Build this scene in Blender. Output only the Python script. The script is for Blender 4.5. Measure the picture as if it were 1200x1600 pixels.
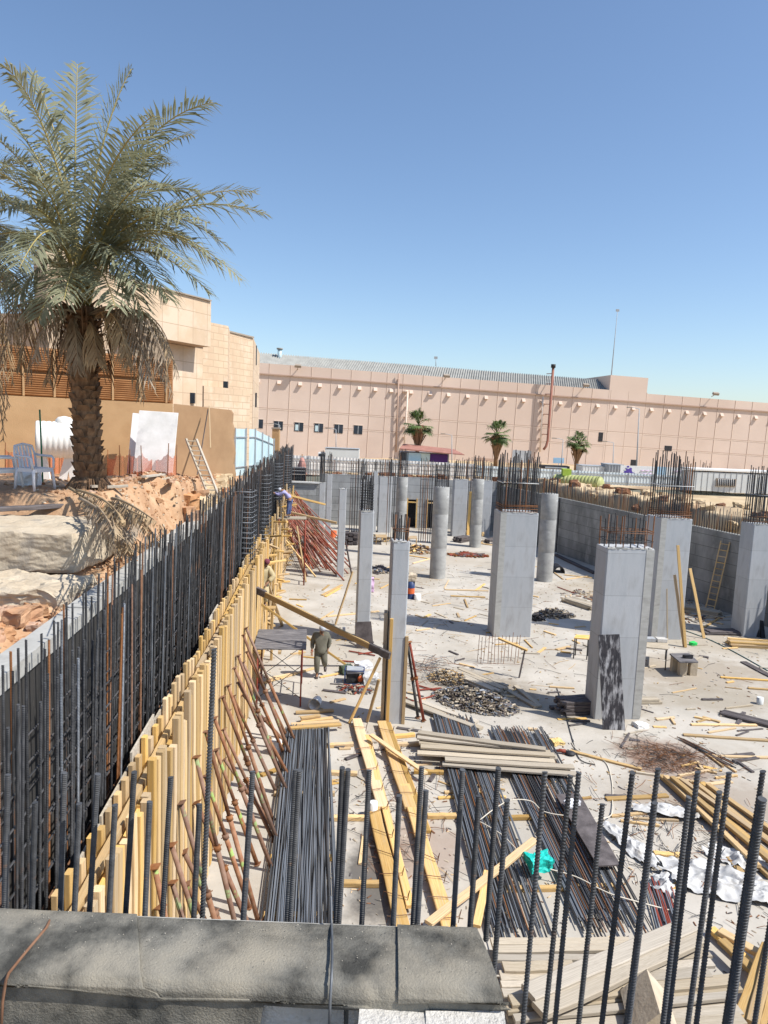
import bpy, math, random
from mathutils import Vector, Matrix, noise
sc = bpy.context.scene
for o in list(bpy.data.objects): bpy.data.objects.remove(o)
R = random.Random(7)
# ------------------------------------------------------------ camera
F = 1109.0; PITCH = math.radians(7.0); ROLL = math.radians(2.3)
CAM = Vector((0, 0, 8.2))
FW = Vector((0, math.cos(PITCH), -math.sin(PITCH)))
UP0 = Vector((0, math.sin(PITCH), math.cos(PITCH)))
RT = Vector((1, 0, 0))*math.cos(ROLL) + UP0*math.sin(ROLL)
UPV = -Vector((1, 0, 0))*math.sin(ROLL) + UP0*math.cos(ROLL)
cd = bpy.data.cameras.new('camera'); cam = bpy.data.objects.new('camera', cd)
sc.collection.objects.link(cam); sc.camera = cam
cd.sensor_fit = 'VERTICAL'; cd.sensor_height = 36; cd.lens = F*36/1600
cd.clip_start = 0.05; cd.clip_end = 5000
m3 = Matrix((RT, UPV, -FW)).transposed()
cam.matrix_world = Matrix.Translation(CAM) @ m3.to_4x4()
def ray(px, py): return FW + RT*((px-600)/F) + UPV*((800-py)/F)
def G(px, py, z=0.0):
    d = ray(px, py); t = (z-CAM.z)/d.z; return CAM + d*t
def A(px, py, Y):
    d = ray(px, py); return CAM + d*(Y/d.y)
# ------------------------------------------------------------ world, sun, exposure
EL = math.radians(52); AZ = math.atan2(.94, -.34)
w = bpy.data.worlds.new('World'); sc.world = w; w.use_nodes = True
nt = w.node_tree; nt.nodes.clear()
sky = nt.nodes.new('ShaderNodeTexSky'); sky.sky_type = 'NISHITA'; sky.sun_disc = False
sky.sun_elevation = EL; sky.sun_rotation = AZ; sky.air_density = 1.0; sky.dust_density = 0.7; sky.ozone_density = 3.6; sky.altitude = 0
bg = nt.nodes.new('ShaderNodeBackground'); bg.inputs[1].default_value = 0.138
wo = nt.nodes.new('ShaderNodeOutputWorld')
nt.links.new(sky.outputs[0], bg.inputs[0]); nt.links.new(bg.outputs[0], wo.inputs[0])
sd = bpy.data.lights.new('sun', 'SUN'); sd.energy = 5.0; sd.angle = math.radians(.55); sd.color = (1, .955, .88)
so = bpy.data.objects.new('sun', sd); sc.collection.objects.link(so)
sv = Vector((math.sin(AZ)*math.cos(EL), math.cos(AZ)*math.cos(EL), math.sin(EL)))
so.rotation_euler = sv.to_track_quat('Z', 'Y').to_euler(); so.location = (20, -10, 40)
sc.view_settings.view_transform = 'Standard'; sc.view_settings.look = 'None'
sc.view_settings.exposure = 0.3; sc.view_settings.gamma = 1
# ------------------------------------------------------------ materials
def mat(name, c1, c2=None, sc1=4.0, rough=.85, metal=0.0, bump=0.0, bsc=30.0, rnd=0.0, stretch=(1, 1, 1),
        c3=None, sc3=1.0, t3=(.5, .6), detail=6, alpha=None, coord='Object', lo=.35, hi=.65):
    m = bpy.data.materials.new(name); m.use_nodes = True; n = m.node_tree; N = n.nodes; L = n.links
    b = N['Principled BSDF']; b.inputs['Roughness'].default_value = rough; b.inputs['Metallic'].default_value = metal
    b.inputs['Specular IOR Level'].default_value = .3
    tc = N.new('ShaderNodeTexCoord'); mp = N.new('ShaderNodeMapping'); mp.inputs['Scale'].default_value = stretch
    L.new(tc.outputs[coord], mp.inputs[0])
    c2 = c2 or c1
    def nz(s, d=detail):
        q = N.new('ShaderNodeTexNoise'); q.inputs['Scale'].default_value = s; q.inputs['Detail'].default_value = d
        q.inputs['Roughness'].default_value = .6
        L.new(mp.outputs[0], q.inputs[0]); return q
    q = nz(sc1)
    r = N.new('ShaderNodeValToRGB'); r.color_ramp.elements[0].position = lo; r.color_ramp.elements[1].position = hi
    r.color_ramp.elements[0].color = (*c1, 1); r.color_ramp.elements[1].color = (*c2, 1)
    L.new(q.outputs[0], r.inputs[0]); out = r.outputs[0]
    if c3:
        q3 = nz(sc3); r3 = N.new('ShaderNodeMapRange'); r3.inputs[1].default_value = t3[0]; r3.inputs[2].default_value = t3[1]
        L.new(q3.outputs[0], r3.inputs[0])
        mx = N.new('ShaderNodeMixRGB'); L.new(r3.outputs[0], mx.inputs[0]); L.new(out, mx.inputs[1]); mx.inputs[2].default_value = (*c3, 1)
        out = mx.outputs[0]
    if rnd:
        oi = N.new('ShaderNodeObjectInfo'); mr = N.new('ShaderNodeMapRange')
        mr.inputs[3].default_value = 1-rnd; mr.inputs[4].default_value = 1+rnd; L.new(oi.outputs['Random'], mr.inputs[0])
        hs = N.new('ShaderNodeHueSaturation'); L.new(mr.outputs[0], hs.inputs['Value']); L.new(out, hs.inputs['Color'])
        mr2 = N.new('ShaderNodeMapRange'); mr2.inputs[3].default_value = 1.15; mr2.inputs[4].default_value = .75
        ml = N.new('ShaderNodeMath'); ml.operation = 'FRACT'; ml2 = N.new('ShaderNodeMath'); ml2.operation = 'MULTIPLY'; ml2.inputs[1].default_value = 7.3
        L.new(oi.outputs['Random'], ml2.inputs[0]); L.new(ml2.outputs[0], ml.inputs[0]); L.new(ml.outputs[0], mr2.inputs[0])
        L.new(mr2.outputs[0], hs.inputs['Saturation']); out = hs.outputs[0]
    L.new(out, b.inputs['Base Color'])
    if bump:
        q2 = nz(bsc); bp = N.new('ShaderNodeBump'); bp.inputs['Strength'].default_value = bump; bp.inputs['Distance'].default_value = .02
        L.new(q2.outputs[0], bp.inputs['Height']); L.new(bp.outputs[0], b.inputs['Normal'])
    if alpha is not None: b.inputs['Alpha'].default_value = alpha
    m['out'] = out.node.name
    return m
def tiles(m, sx, sz, mort=.02, dark=(.12, .08, .06), off=0.5, var=.12, axis='XZ'):
    """adds a procedural block/panel joint pattern over a material's colour"""
    n = m.node_tree; N = n.nodes; L = n.links; b = N['Principled BSDF']
    src = b.inputs['Base Color'].links[0].from_socket
    tc = N.new('ShaderNodeTexCoord'); sp = N.new('ShaderNodeSeparateXYZ'); cb = N.new('ShaderNodeCombineXYZ')
    L.new(tc.outputs['Object'], sp.inputs[0]); ax_ = N.new('ShaderNodeMath'); ax_.operation = 'ADD'; L.new(sp.outputs[0], ax_.inputs[0]); L.new(sp.outputs[1], ax_.inputs[1]); L.new(ax_.outputs[0], cb.inputs[0]); L.new(sp.outputs['XYZ'.index(axis[1])], cb.inputs[1])
    br = N.new('ShaderNodeTexBrick'); br.offset = off; br.inputs['Scale'].default_value = 1
    br.inputs['Brick Width'].default_value = sx; br.inputs['Row Height'].default_value = sz; br.inputs['Mortar Size'].default_value = mort
    br.inputs['Color1'].default_value = (1-var, 1-var, 1-var, 1); br.inputs['Color2'].default_value = (1, 1, 1, 1)
    br.inputs['Mortar'].default_value = (1, 1, 1, 1); L.new(cb.outputs[0], br.inputs[0])
    mu = N.new('ShaderNodeMixRGB'); mu.blend_type = 'MULTIPLY'; mu.inputs[0].default_value = 1
    L.new(src, mu.inputs[1]); L.new(br.outputs['Color'], mu.inputs[2])
    mx = N.new('ShaderNodeMixRGB'); L.new(br.outputs['Fac'], mx.inputs[0]); L.new(mu.outputs[0], mx.inputs[1]); mx.inputs[2].default_value = (*dark, 1)
    L.new(mx.outputs[0], b.inputs['Base Color']); return m
M = {}
M['conc'] = mat('smooth_concrete', (.38, .40, .42), (.47, .485, .50), 1.3, bump=.25, bsc=25, stretch=(2.6, 2.6, .7), c3=(.31, .315, .32), sc3=1.3, t3=(.5, .75), rnd=.06)
M['conc_'] = tiles(M['conc'], 30, 1.22, .006, (.27, .275, .28), 0, .07)
M['concband'] = mat('pale_concrete', (.36, .355, .33), (.44, .435, .41), 3, bump=.3, stretch=(1, 1, 3), c3=(.28, .27, .25), sc3=2, t3=(.55, .75))
M['concdark'] = mat('stained_concrete', (.13, .13, .125), (.25, .25, .24), .9, bump=.3, stretch=(1, 1, .45), c3=(.38, .37, .35), sc3=2.2, t3=(.58, .75))
M['wood'] = mat('new_timber', (.50, .31, .12), (.66, .46, .21), 2, bump=.25, bsc=9, rnd=.36, stretch=(1.2, 7, 7), c3=(.43, .37, .28), sc3=2.2, t3=(.54, .70))
M['oldwood'] = mat('weathered_board', (.34, .29, .22), (.50, .44, .35), 2, bump=.25, bsc=9, rnd=.2, stretch=(1.5, 14, 14), c3=(.22, .17, .12), sc3=3, t3=(.6, .72))
M['darkwood'] = mat('dark_plywood', (.07, .06, .06), (.16, .14, .14), 3, rough=.7, bump=.2, rnd=.15)
M['film'] = mat('scuffed_black_panel', (.02, .02, .025), (.06, .055, .06), 3, rough=.6, c3=(.40, .40, .41), sc3=1.5, t3=(.48, .66), stretch=(6, 1, 1.6))
M['steel'] = mat('dark_rebar', (.03, .031, .034), (.075, .076, .08), 6, rough=.65, metal=.1, rnd=.3, c3=(.17, .10, .065), sc3=1.7, t3=(.60, .72))
M['steelgrey'] = mat('grey_rebar', (.13, .145, .165), (.22, .24, .27), 6, rough=.5, metal=.35, rnd=.35)
M['rust'] = mat('rusty_rebar', (.16, .07, .03), (.26, .13, .07), 8, rough=.8, rnd=.3)
M['steelrib'] = mat('ribbed_bar', (.04, .042, .046), (.085, .088, .094), 9, rough=.6, metal=.15, c3=(.20, .12, .075), sc3=5, t3=(.60, .70), rnd=.25)
M['prop'] = mat('rusty_prop', (.20, .09, .05), (.28, .16, .10), 7, rough=.75, rnd=.3, c3=(.25, .34, .12), sc3=2.2, t3=(.58, .62), stretch=(1, 1, 1))
M['propred'] = mat('red_prop', (.25, .06, .04), (.32, .14, .10), 5, rough=.75, rnd=.35, c3=(.35, .30, .24), sc3=3, t3=(.56, .64))
M['red'] = mat('red_paint', (.28, .05, .03), (.20, .05, .03), 9, rough=.6)
M['white'] = mat('white_plastic', (.72, .72, .70), (.80, .80, .78), 5, rough=.5)
M['greyplastic'] = mat('grey_plastic', (.60, .61, .64), (.66, .67, .70), 5, rough=.5)
M['black'] = mat('black_paint', (.015, .015, .017), (.035, .035, .04), 5, rough=.6)
M['block'] = mat('cement_block', (.50, .48, .44), (.62, .60, .56), 9, bump=.8, bsc=60, c3=(.35, .33, .3), sc3=14, t3=(.6, .7))
M['mesh'] = mat('orange_net', (.55, .14, .06), (.62, .22, .12), 20, alpha=.38)
M['blue'] = mat('blue_cloth', (.03, .05, .16), (.06, .09, .22), 9)
M['skin'] = mat('skin', (.28, .15, .09), (.32, .18, .11), 9, rough=.6)
M['teal'] = mat('teal_plastic', (.01, .42, .36), (.02, .52, .45), 9, rough=.45)
M['glass'] = mat('dark_glass', (.02, .03, .04), (.04, .05, .07), 1, rough=.2)
M['greytin'] = mat('grey_metal', (.30, .32, .34), (.38, .40, .42), 2, rough=.6)
M['bolt'] = mat('cap_steel', (.25, .25, .25), (.35, .35, .35), 5, rough=.5, metal=.6)
def nth(k): return str(k)+('th' if 10 <= k % 100 <= 20 else {1: 'st', 2: 'nd', 3: 'rd'}.get(k % 10, 'th'))
# ------------------------------------------------------------ mesh helpers
class MB:
    def __init__(s): s.v = []; s.f = []; s.m = []; s.sm = []
    def add(s, v, f, mi=0, smooth=False):
        k = len(s.v); s.v += [Vector(a) for a in v]; s.f += [tuple(i+k for i in q) for q in f]
        s.m += [mi]*len(f); s.sm += [smooth]*len(f); return s
    def box(s, c, d, rot=None, mi=0, jit=0.0):
        c = Vector(c); hx, hy, hz = d[0]/2, d[1]/2, d[2]/2; vs = []
        for x, y, z in ((-1,-1,-1),(1,-1,-1),(1,1,-1),(-1,1,-1),(-1,-1,1),(1,-1,1),(1,1,1),(-1,1,1)):
            p = Vector((x*hx+R.uniform(-jit, jit), y*hy+R.uniform(-jit, jit), z*hz+R.uniform(-jit, jit)))
            if rot is not None: p = rot @ p
            vs.append(c+p)
        return s.add(vs, [(0,3,2,1),(4,5,6,7),(0,1,5,4),(1,2,6,5),(2,3,7,6),(3,0,4,7)], mi)
    def beam(s, p, q, w, h, up=(0, 0, 1), mi=0, jit=0.0):
        p = Vector(p); q = Vector(q); x = (q-p); l = x.length
        return s.box((p+q)/2, (l, w, h), frame(x, up), mi, jit)
    def tube(s, pts, r, n=6, mi=0, cap=True, smooth=True):
        pts = [Vector(p) for p in pts]; k = len(pts)
        rs = r if isinstance(r, (list, tuple)) else [r]*k
        vs = []
        t0 = (pts[1]-pts[0]).normalized(); a = t0.orthogonal().normalized()
        for i, p in enumerate(pts):
            t = (pts[min(i+1, k-1)]-pts[max(i-1, 0)]).normalized()
            a = (a - t*a.dot(t)).normalized(); b = t.cross(a)
            for j in range(n):
                an = 2*math.pi*j/n; vs.append(p+(a*math.cos(an)+b*math.sin(an))*rs[i])
        fs = [(i*n+j, i*n+(j+1) % n, (i+1)*n+(j+1) % n, (i+1)*n+j) for i in range(k-1) for j in range(n)]
        s.add(vs, fs, mi, smooth)
        if cap: 
            b0 = len(s.v)-len(vs)
            s.f += [tuple(b0+j for j in range(n-1, -1, -1)), tuple(b0+(k-1)*n+j for j in range(n))]; s.m += [mi]*2; s.sm += [False]*2
        return s
    def lathe(s, c, prof, n=20, mi=0, smooth=True, axis=None):
        c = Vector(c); rot = Matrix.Identity(3) if axis is None else Vector(axis).to_track_quat('Z', 'Y').to_matrix()
        vs = [c+rot @ Vector((r*math.cos(2*math.pi*j/n), r*math.sin(2*math.pi*j/n), z)) for r, z in prof for j in range(n)]
        fs = [(i*n+j, i*n+(j+1) % n, (i+1)*n+(j+1) % n, (i+1)*n+j) for i in range(len(prof)-1) for j in range(n)]
        return s.add(vs, fs, mi, smooth)
    def prism(s, poly, d, mi=0):
        """poly: list of 3-D points (planar), extruded by vector d"""
        d = Vector(d); k = len(poly); vs = [Vector(p) for p in poly]+[Vector(p)+d for p in poly]
        return s.add(vs, [tuple(range(k-1, -1, -1)), tuple(range(k, 2*k))]+[(i, (i+1) % k, k+(i+1) % k, k+i) for i in range(k)], mi)
    def build(s, name, ms, parent=None, origin=None, label=None, cat=None, group=None, kind=None):
        ms = ms if isinstance(ms, (list, tuple)) else [ms]
        if parent is not None and origin is None: inv = parent.matrix_basis.inverted(); vs = [inv @ v for v in s.v]; org = Vector((0, 0, 0))
        else:
            if origin is None:
                xs = [v.x for v in s.v]; ys = [v.y for v in s.v]; zs = [v.z for v in s.v]
                origin = Vector(((min(xs)+max(xs))/2, (min(ys)+max(ys))/2, min(zs)))
            org = Vector(origin); vs = [v-org for v in s.v]
        me = bpy.data.meshes.new(name); me.from_pydata([tuple(v) for v in vs], [], s.f)
        for m in ms: me.materials.append(m)
        me.polygons.foreach_set('material_index', s.m); me.polygons.foreach_set('use_smooth', s.sm); me.update()
        o = bpy.data.objects.new(name, me); sc.collection.objects.link(o)
        if parent is not None: o.parent = parent
        o.location = org
        return tag(o, label, cat, group, kind)
def frame(x, up=(0, 0, 1)):
    x = Vector(x).normalized(); up = Vector(up)
    if abs(x.dot(up.normalized())) > .999: up = Vector((0, 1, 0))
    y = up.cross(x).normalized(); z = x.cross(y)
    return Matrix((x, y, z)).transposed()
def tag(o, label=None, cat=None, group=None, kind=None):
    if label: o['label'] = label
    if cat: o['category'] = cat
    if group: o['group'] = group
    if kind: o['kind'] = kind
    return o
def thing(name, label, cat, loc=(0, 0, 0), group=None, rot=None):
    o = bpy.data.objects.new(name, None); sc.collection.objects.link(o); o.empty_display_size = .1
    o.location = loc
    if rot is not None: o.matrix_basis = Matrix.Translation(Vector(loc)) @ rot.to_4x4()
    return tag(o, label, cat, group)
def inst(name, me, p, q, w, h, parent=None, up=(0, 0, 1), m=None, label=None, cat=None, group=None, roll=0):
    """places shared unit mesh (x 0..1, y,z -.5..0.5) from p to q"""
    o = bpy.data.objects.new(name, me); sc.collection.objects.link(o)
    p = Vector(p); q = Vector(q); l = (q-p).length
    mt = Matrix.Translation(p) @ (frame(q-p, up) @ Matrix.Rotation(roll, 3, 'X')).to_4x4() @ Matrix.Diagonal((l, w, h, 1))
    if parent is not None:
        o.parent = parent; mt = parent.matrix_basis.inverted() @ mt
    o.matrix_basis = mt
    if m is not None:
        o.material_slots[0].link = 'OBJECT'; o.material_slots[0].material = m
    return tag(o, label, cat, group)
def unit_mesh(name, mb, m):
    me = bpy.data.meshes.new(name); me.from_pydata([tuple(v) for v in mb.v], [], mb.f); me.materials.append(m)
    me.polygons.foreach_set('use_smooth', mb.sm); me.update(); return me
PLK = []
for k in range(5):
    mb = MB(); n = 7
    for a in range(n):
        pass
    vs = []; ch = .06
    for a in range(n):
        x = a/(n-1); e = R.uniform(-.05, .05)*0 ; by = R.uniform(-.05, .05); bz = math.sin(x*math.pi)*R.uniform(-.12, .12)
        if a in (0, n-1): x += R.uniform(-.004, .004)
        pr = [(-.5+ch, -.5), (.5-ch, -.5), (.5, -.5+ch*2), (.5, .5-ch*2), (.5-ch, .5), (-.5+ch, .5), (-.5, .5-ch*2), (-.5, -.5+ch*2)]
        vs += [(x, y+by, z+bz) for y, z in pr]
    fs = [(a*8+j, (a+1)*8+j, (a+1)*8+(j+1) % 8, a*8+(j+1) % 8)[::-1] for a in range(n-1) for j in range(8)]
    fs += [tuple(range(8))[::-1], tuple((n-1)*8+j for j in range(8))]
    mb.add(vs, fs); PLK.append(unit_mesh('plank', mb, M['wood']))
BAR = []
for k in range(6):
    mb = MB(); n = 9; a1, a2 = R.uniform(-1, 1), R.uniform(-1, 1)
    pts = [(a/(n-1), a1*math.sin(a/(n-1)*math.pi)*(0 if k == 0 else 1.2), a2*math.sin(a/(n-1)*math.pi)*.0) for a in range(n)] if k else [(0, 0, 0), (1, 0, 0)]
    # radius .5 in y,z
    vs = []
    for p in pts:
        for j in range(6): an = j*math.pi/3; vs.append((p[0], p[1]+.5*math.cos(an), p[2]+.5*math.sin(an)))
    kk = len(pts)
    fs = [(i*6+j, i*6+(j+1) % 6, (i+1)*6+(j+1) % 6, (i+1)*6+j)[::-1] for i in range(kk-1) for j in range(6)]
    fs += [tuple(range(6)), tuple((kk-1)*6+j for j in range(5, -1, -1))]
    mb.add(vs, fs, 0, True); BAR.append(unit_mesh('bar', mb, M['steel']))
def ribbed(L, r, name, m, pitch=.017, n=8):
    mb = MB(); k = int(L/pitch); vs = []
    for i in range(k):
        for dz, rr in ((0, r*.90), (pitch*.45, r*.90), (pitch*.6, r*1.12), (pitch*.8, r*1.12)):
            for j in range(n):
                an = 2*math.pi*j/n; sl = math.sin(an)*.004
                z = min(max(i*pitch+dz+sl, 0), L)
                vs.append((rr*math.cos(an), rr*math.sin(an), z))
    t = len(vs)//n
    fs = [(i*n+j, i*n+(j+1) % n, (i+1)*n+(j+1) % n, (i+1)*n+j) for i in range(t-1) for j in range(n)]
    fs.append(tuple((t-1)*n+j for j in range(n)))
    mb.add(vs, fs, 0, False); return unit_mesh(name, mb, m)
def dirbar(me, p, q, L, parent, name='starter_bar', m=None):
    o = bpy.data.objects.new(name, me); sc.collection.objects.link(o); p = Vector(p); q = Vector(q)
    mt = Matrix.Translation(p) @ ((q-p).to_track_quat('Z', 'Y').to_matrix() @ Matrix.Rotation(R.uniform(0, 6.28), 3, 'Z')).to_4x4() @ Matrix.Diagonal((1, 1, (q-p).length/L, 1))
    o.parent = parent; o.matrix_basis = parent.matrix_basis.inverted() @ mt
    if m is not None: o.material_slots[0].link = 'OBJECT'; o.material_slots[0].material = m
    return o
def LX(Y, off=0): return -2.22-.09*Y+off
def RX(Y): return 26.5-.305*Y
# ------------------------------------------------------------ ground
def fbm(x, y, z=0, o=4): return noise.fractal(Vector((x, y, z)), 1.0, 2.0, o)
M['floor'] = mat('slab_concrete', (.40, .37, .32), (.51, .475, .42), .55, bump=.35, bsc=5, c3=(.34, .295, .235), sc3=.35, t3=(.50, .72), detail=9)
def add_stains(m):
    n = m.node_tree; N = n.nodes; L = n.links; b = N['Principled BSDF']; src = b.inputs['Base Color'].links[0].from_socket
    tc = N.new('ShaderNodeTexCoord')
    def blob(c, rx, ry, col, prev, thr=.75, nsc=1.6, amt=1.0):
        mp = N.new('ShaderNodeMapping'); mp.inputs['Location'].default_value = (-c[0]/rx, -c[1]/ry, 0); mp.inputs['Scale'].default_value = (1/rx, 1/ry, 0)
        L.new(tc.outputs['Object'], mp.inputs[0])
        ln = N.new('ShaderNodeVectorMath'); ln.operation = 'LENGTH'; L.new(mp.outputs[0], ln.inputs[0])
        q = N.new('ShaderNodeTexNoise'); q.inputs['Scale'].default_value = nsc; q.inputs['Detail'].default_value = 8; q.inputs['Roughness'].default_value = .7
        L.new(tc.outputs['Object'], q.inputs[0])
        ad = N.new('ShaderNodeMath'); ad.operation = 'ADD'; L.new(ln.outputs['Value'], ad.inputs[0]); L.new(q.outputs[0], ad.inputs[1])
        mr = N.new('ShaderNodeMapRange'); mr.inputs[1].default_value = thr+.65; mr.inputs[2].default_value = thr+.25; mr.inputs[4].default_value = amt
        L.new(ad.outputs[0], mr.inputs[0])
        mx = N.new('ShaderNodeMixRGB'); L.new(mr.outputs[0], mx.inputs[0]); L.new(prev, mx.inputs[1]); mx.inputs[2].default_value = (*col, 1)
        return mx.outputs[0]
    o = src
    for px, py, rx, ry, col, a in ((590, 1360, .75, 2.2, (.07, .065, .06), .85), (1040, 1185, 1.5, 1.6, (.22, .13, .09), .8), (1110, 1250, 3, 1.6, (.26, .20, .15), .55),
                                   (655, 1330, 1.3, 1.5, (.27, .17, .12), .5), (1130, 1000, 4, 3, (.34, .29, .22), .6), (1000, 925, 5, 5, (.36, .30, .22), .6),
                                   (760, 1080, 2.6, 2.2, (.24, .2, .15), .8), (900, 1110, 2.5, 1.5, (.28, .24, .18), .6), (520, 1010, 2, 3, (.33, .29, .23), .5), (600, 900, 4, 5, (.33, .28, .21), .6), (1080, 1050, 4, 2.5, (.30, .25, .19), .7), (1120, 1090, 3.5, 1.5, (.30, .26, .2), .6), (700, 870, 4, 4, (.40, .34, .26), .5)):
        p = G(px, py); o = blob((p.x, p.y), rx, ry, col, o, amt=a)
    # fine dirt speckle
    q = N.new('ShaderNodeTexNoise'); q.inputs['Scale'].default_value = 9; q.inputs['Detail'].default_value = 10; q.inputs['Roughness'].default_value = .8
    L.new(tc.outputs['Object'], q.inputs[0]); mr = N.new('ShaderNodeMapRange'); mr.inputs[1].default_value = .56; mr.inputs[2].default_value = .70; mr.inputs[4].default_value = .7
    L.new(q.outputs[0], mr.inputs[0]); mx = N.new('ShaderNodeMixRGB'); L.new(mr.outputs[0], mx.inputs[0]); L.new(o, mx.inputs[1]); mx.inputs[2].default_value = (.24, .2, .155, 1)
    o = mx.outputs[0]
    L.new(o, b.inputs['Base Color'])
add_stains(M['floor'])
mb = MB(); mb.add([(-14, 1, 0), (32, 1, 0), (32, 62, 0), (-14, 62, 0)], [(0, 1, 2, 3)])
mb.build('floor', M['floor'], origin=(0, 0, 0), kind='structure')
M['sand'] = mat('orange_sand', (.40, .235, .13), (.54, .36, .22), 3.0, bump=1.0, bsc=16, c3=(.36, .20, .11), sc3=.8, t3=(.5, .68), detail=9)
M['farsand'] = mat('yellow_soil', (.46, .34, .20), (.58, .46, .30), .3, bump=.6, bsc=2, c3=(.30, .20, .12), sc3=.12, t3=(.52, .66))
def kerbX(Y): return -3.1-.09*Y
def zleft(X, Y):
    d = kerbX(Y)-X     # distance from the kerb
    base = 6.68
    if Y > 15: base = 6.68-.5*min(1, (Y-15)/9)
    if Y > 24: base = 6.18-1.4*min(1, (Y-24)/20)
    if Y > 44: base = 4.78-1.0*min(1, (Y-44)/14)
    low = min(5.46, base-.05)
    wd = 1.0
    if Y < 13: wd = 1.0+(13-Y)*.35
    if 17 < Y < 30: wd = .35+.2*fbm(0, Y*.8); low = 4.9
    t = min(1, max(0, (d-.15)/wd)); t = t*t*(3-2*t)
    z = low+(base-low)*t
    n1 = fbm(X*1.1, Y*1.1, 1)*.16+abs(fbm(X*3.5, Y*3.5, 4))*.10+fbm(X*9, Y*9, 9, 3)*.03
    z += n1*(1 if t < .98 else .5)+abs(fbm(X*14, Y*14, 6, 2))*.035*(1 if d < 3 else 0)-.05
    if Y < 13.2:
        u = min(1, max(0, (13.2-Y)/.7)); zz = 5.42+.24*min(1, d/2.5)+n1*1.3+abs(fbm(X*6, Y*6, 2))*.06
        if Y < 8.5: zz += .35*min(1, max(0, (d-.8)/1.2))*min(1, (8.5-Y)/1.5)
        z = z*(1-u)+min(z, zz)*u
    # hummock near the dug edge
    z += .28*math.exp(-((Y-18.5)/2.5)**2-((d-1.3)/.8)**2)
    return z
mb = MB()
def grid(xs_of, ys, zf, mi=0):
    rows = [[(x, y, zf(x, y)) for x in xs_of(y)] for y in ys]; nx = len(rows[0])
    mb.add([p for r in rows for p in r], [(i*nx+j, i*nx+j+1, (i+1)*nx+j+1, (i+1)*nx+j) for i in range(len(ys)-1) for j in range(nx-1)], mi, True)
ys = [2.3+.13*i for i in range(220)]; ys = [y for y in ys if y < 31]+[31+i*.9 for i in range(30)]
ds = [.0, .08, .16]+[.24+.1*i for i in range(40)]+[4.4+.35*i for i in range(30)]+[16, 20, 30, 60, 200]
grid(lambda y: [kerbX(y)-d for d in ds[::-1]], ys, lambda x, y: zleft(x, y))
ye = ys[-1]
def zb(x, y): return 3.95-.55*min(1, (y-57)/6)+fbm(x*.25, y*.25, 3)*(.12 if y < 200 else 0)
def zr(X, Y):
    d = X-RX(Y)-.3; t = min(1, max(0, (d-1.25-.3*fbm(0, Y*.7, 5))/.45)); return 3.0+1.4*t-.9*min(1, max(0, (d-4)/5))+fbm(X*.6, Y*.6, 8)*.3*t+fbm(X*2.5, Y*2.5, 8)*.08
grid(lambda y: [RX(y)+.3+d for d in [0, .4, .8, 1.0, 1.15, 1.3, 1.45, 1.6, 1.75, 1.9, 2.1, 2.5, 3, 4, 5, 6.5, 8, 10, 13, 20, 40, 200]], [-5+i*1.2 for i in range(36)]+[38.2+i*.5 for i in range(39)], zr, 1)
mb.build('terrain', [M['sand'], M['farsand']], origin=(0, 0, 0), kind='structure')
mb = MB(); grid(lambda y: [-200, -60, -30]+[-20+i*1.5 for i in range(40)]+[60, 120, 300], [57.3, 57.9, 58.5, 59.5, 61, 63, 66, 70, 80, 100, 150, 300, 900, 3000], zb, 0)
mb.build('ground', [M['farsand']], origin=(0, 0, 0), kind='structure')
mb = MB(); mb.add([(-200, -60, 6.55), (200, -60, 6.55), (200, 1.9, 5.4), (.6, 1.9, 5.4), (.5, 1.9, 5.9), (-200, 1.9, 5.9), ], [(0, 1, 2, 3, 4, 5)])
mb.build('path', [M['farsand']], origin=(0, 0, 0), kind='structure')
# ------------------------------------------------------------ pit walls
def wallmat(nm, c1, c2, c3): return tiles(mat(nm, c1, c2, .8, bump=.4, bsc=12, stretch=(1, 1, .5), c3=c3, sc3=1.4, t3=(.50, .72)), 4.9, .58, .010, (.085, .085, .08), .37, .25)
M['rwall'] = wallmat('cast_wall', (.19, .19, .18), (.33, .33, .315), (.42, .415, .39))
M['bwall'] = wallmat('back_wall', (.36, .37, .37), (.46, .47, .47), (.26, .26, .26))
def framed(name, label, cat, a, b):
    """empty at a with local X towards b"""
    a = Vector(a); b = Vector(b); x = (b-a); x.z = 0
    return thing(name, label, cat, a, rot=frame(x)), x.length
bar_r = BAR[0]
rw, L_ = framed('retaining_wall', 'long dark stained cast concrete wall closing the right side of the pit', 'wall', (RX(57)+0, 57, 0), (RX(5), 5, 0))
mb = MB()
def loc(root, x, y, z): return root.matrix_basis @ Vector((x, y, z))
def lbox(mb, root, c, d, mi=0): mb.box(loc(root, *c), d, root.matrix_basis.to_3x3(), mi)
lbox(mb, rw, (L_/2, .15, 1.88), (L_, .3, 3.76)); mb.build('wall_panel', M['rwall'], rw)
nb = 0; sm = MB()
for i in range(int(L_/.17)):
    x = i*.17+.1; 
    for yy in (.06, .24):
        h = R.uniform(.85, 1.35); p = loc(rw, x, yy, 3.74); q = p+Vector((R.uniform(-.06, .06), R.uniform(-.05, .05), h))
        if 15 < x < 24 and nb < 100: inst('starter_bar', bar_r, p, q, .03, .03, rw, m=M['rust'] if R.random() < .35 else M['steel']); nb += 1
        else: sm.tube([p, q], .014, 4, 0 if R.random() < .82 else 1)
sm.build('starter_bars', [M['steel'], M['rust']], rw, kind='stuff')
mb = MB(); p = A(938, 810, 1); 
lbox(mb, rw, (9.5, -.02, 1.9), (.05, .05, 3.7)); mb.build('movement_joint', M['black'], rw)
bw, L_ = framed('back_wall', 'pale grey cast concrete wall with two doorways at the far end of the pit', 'wall', (-8.6, 57, 0), (RX(57), 57, 0))
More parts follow.
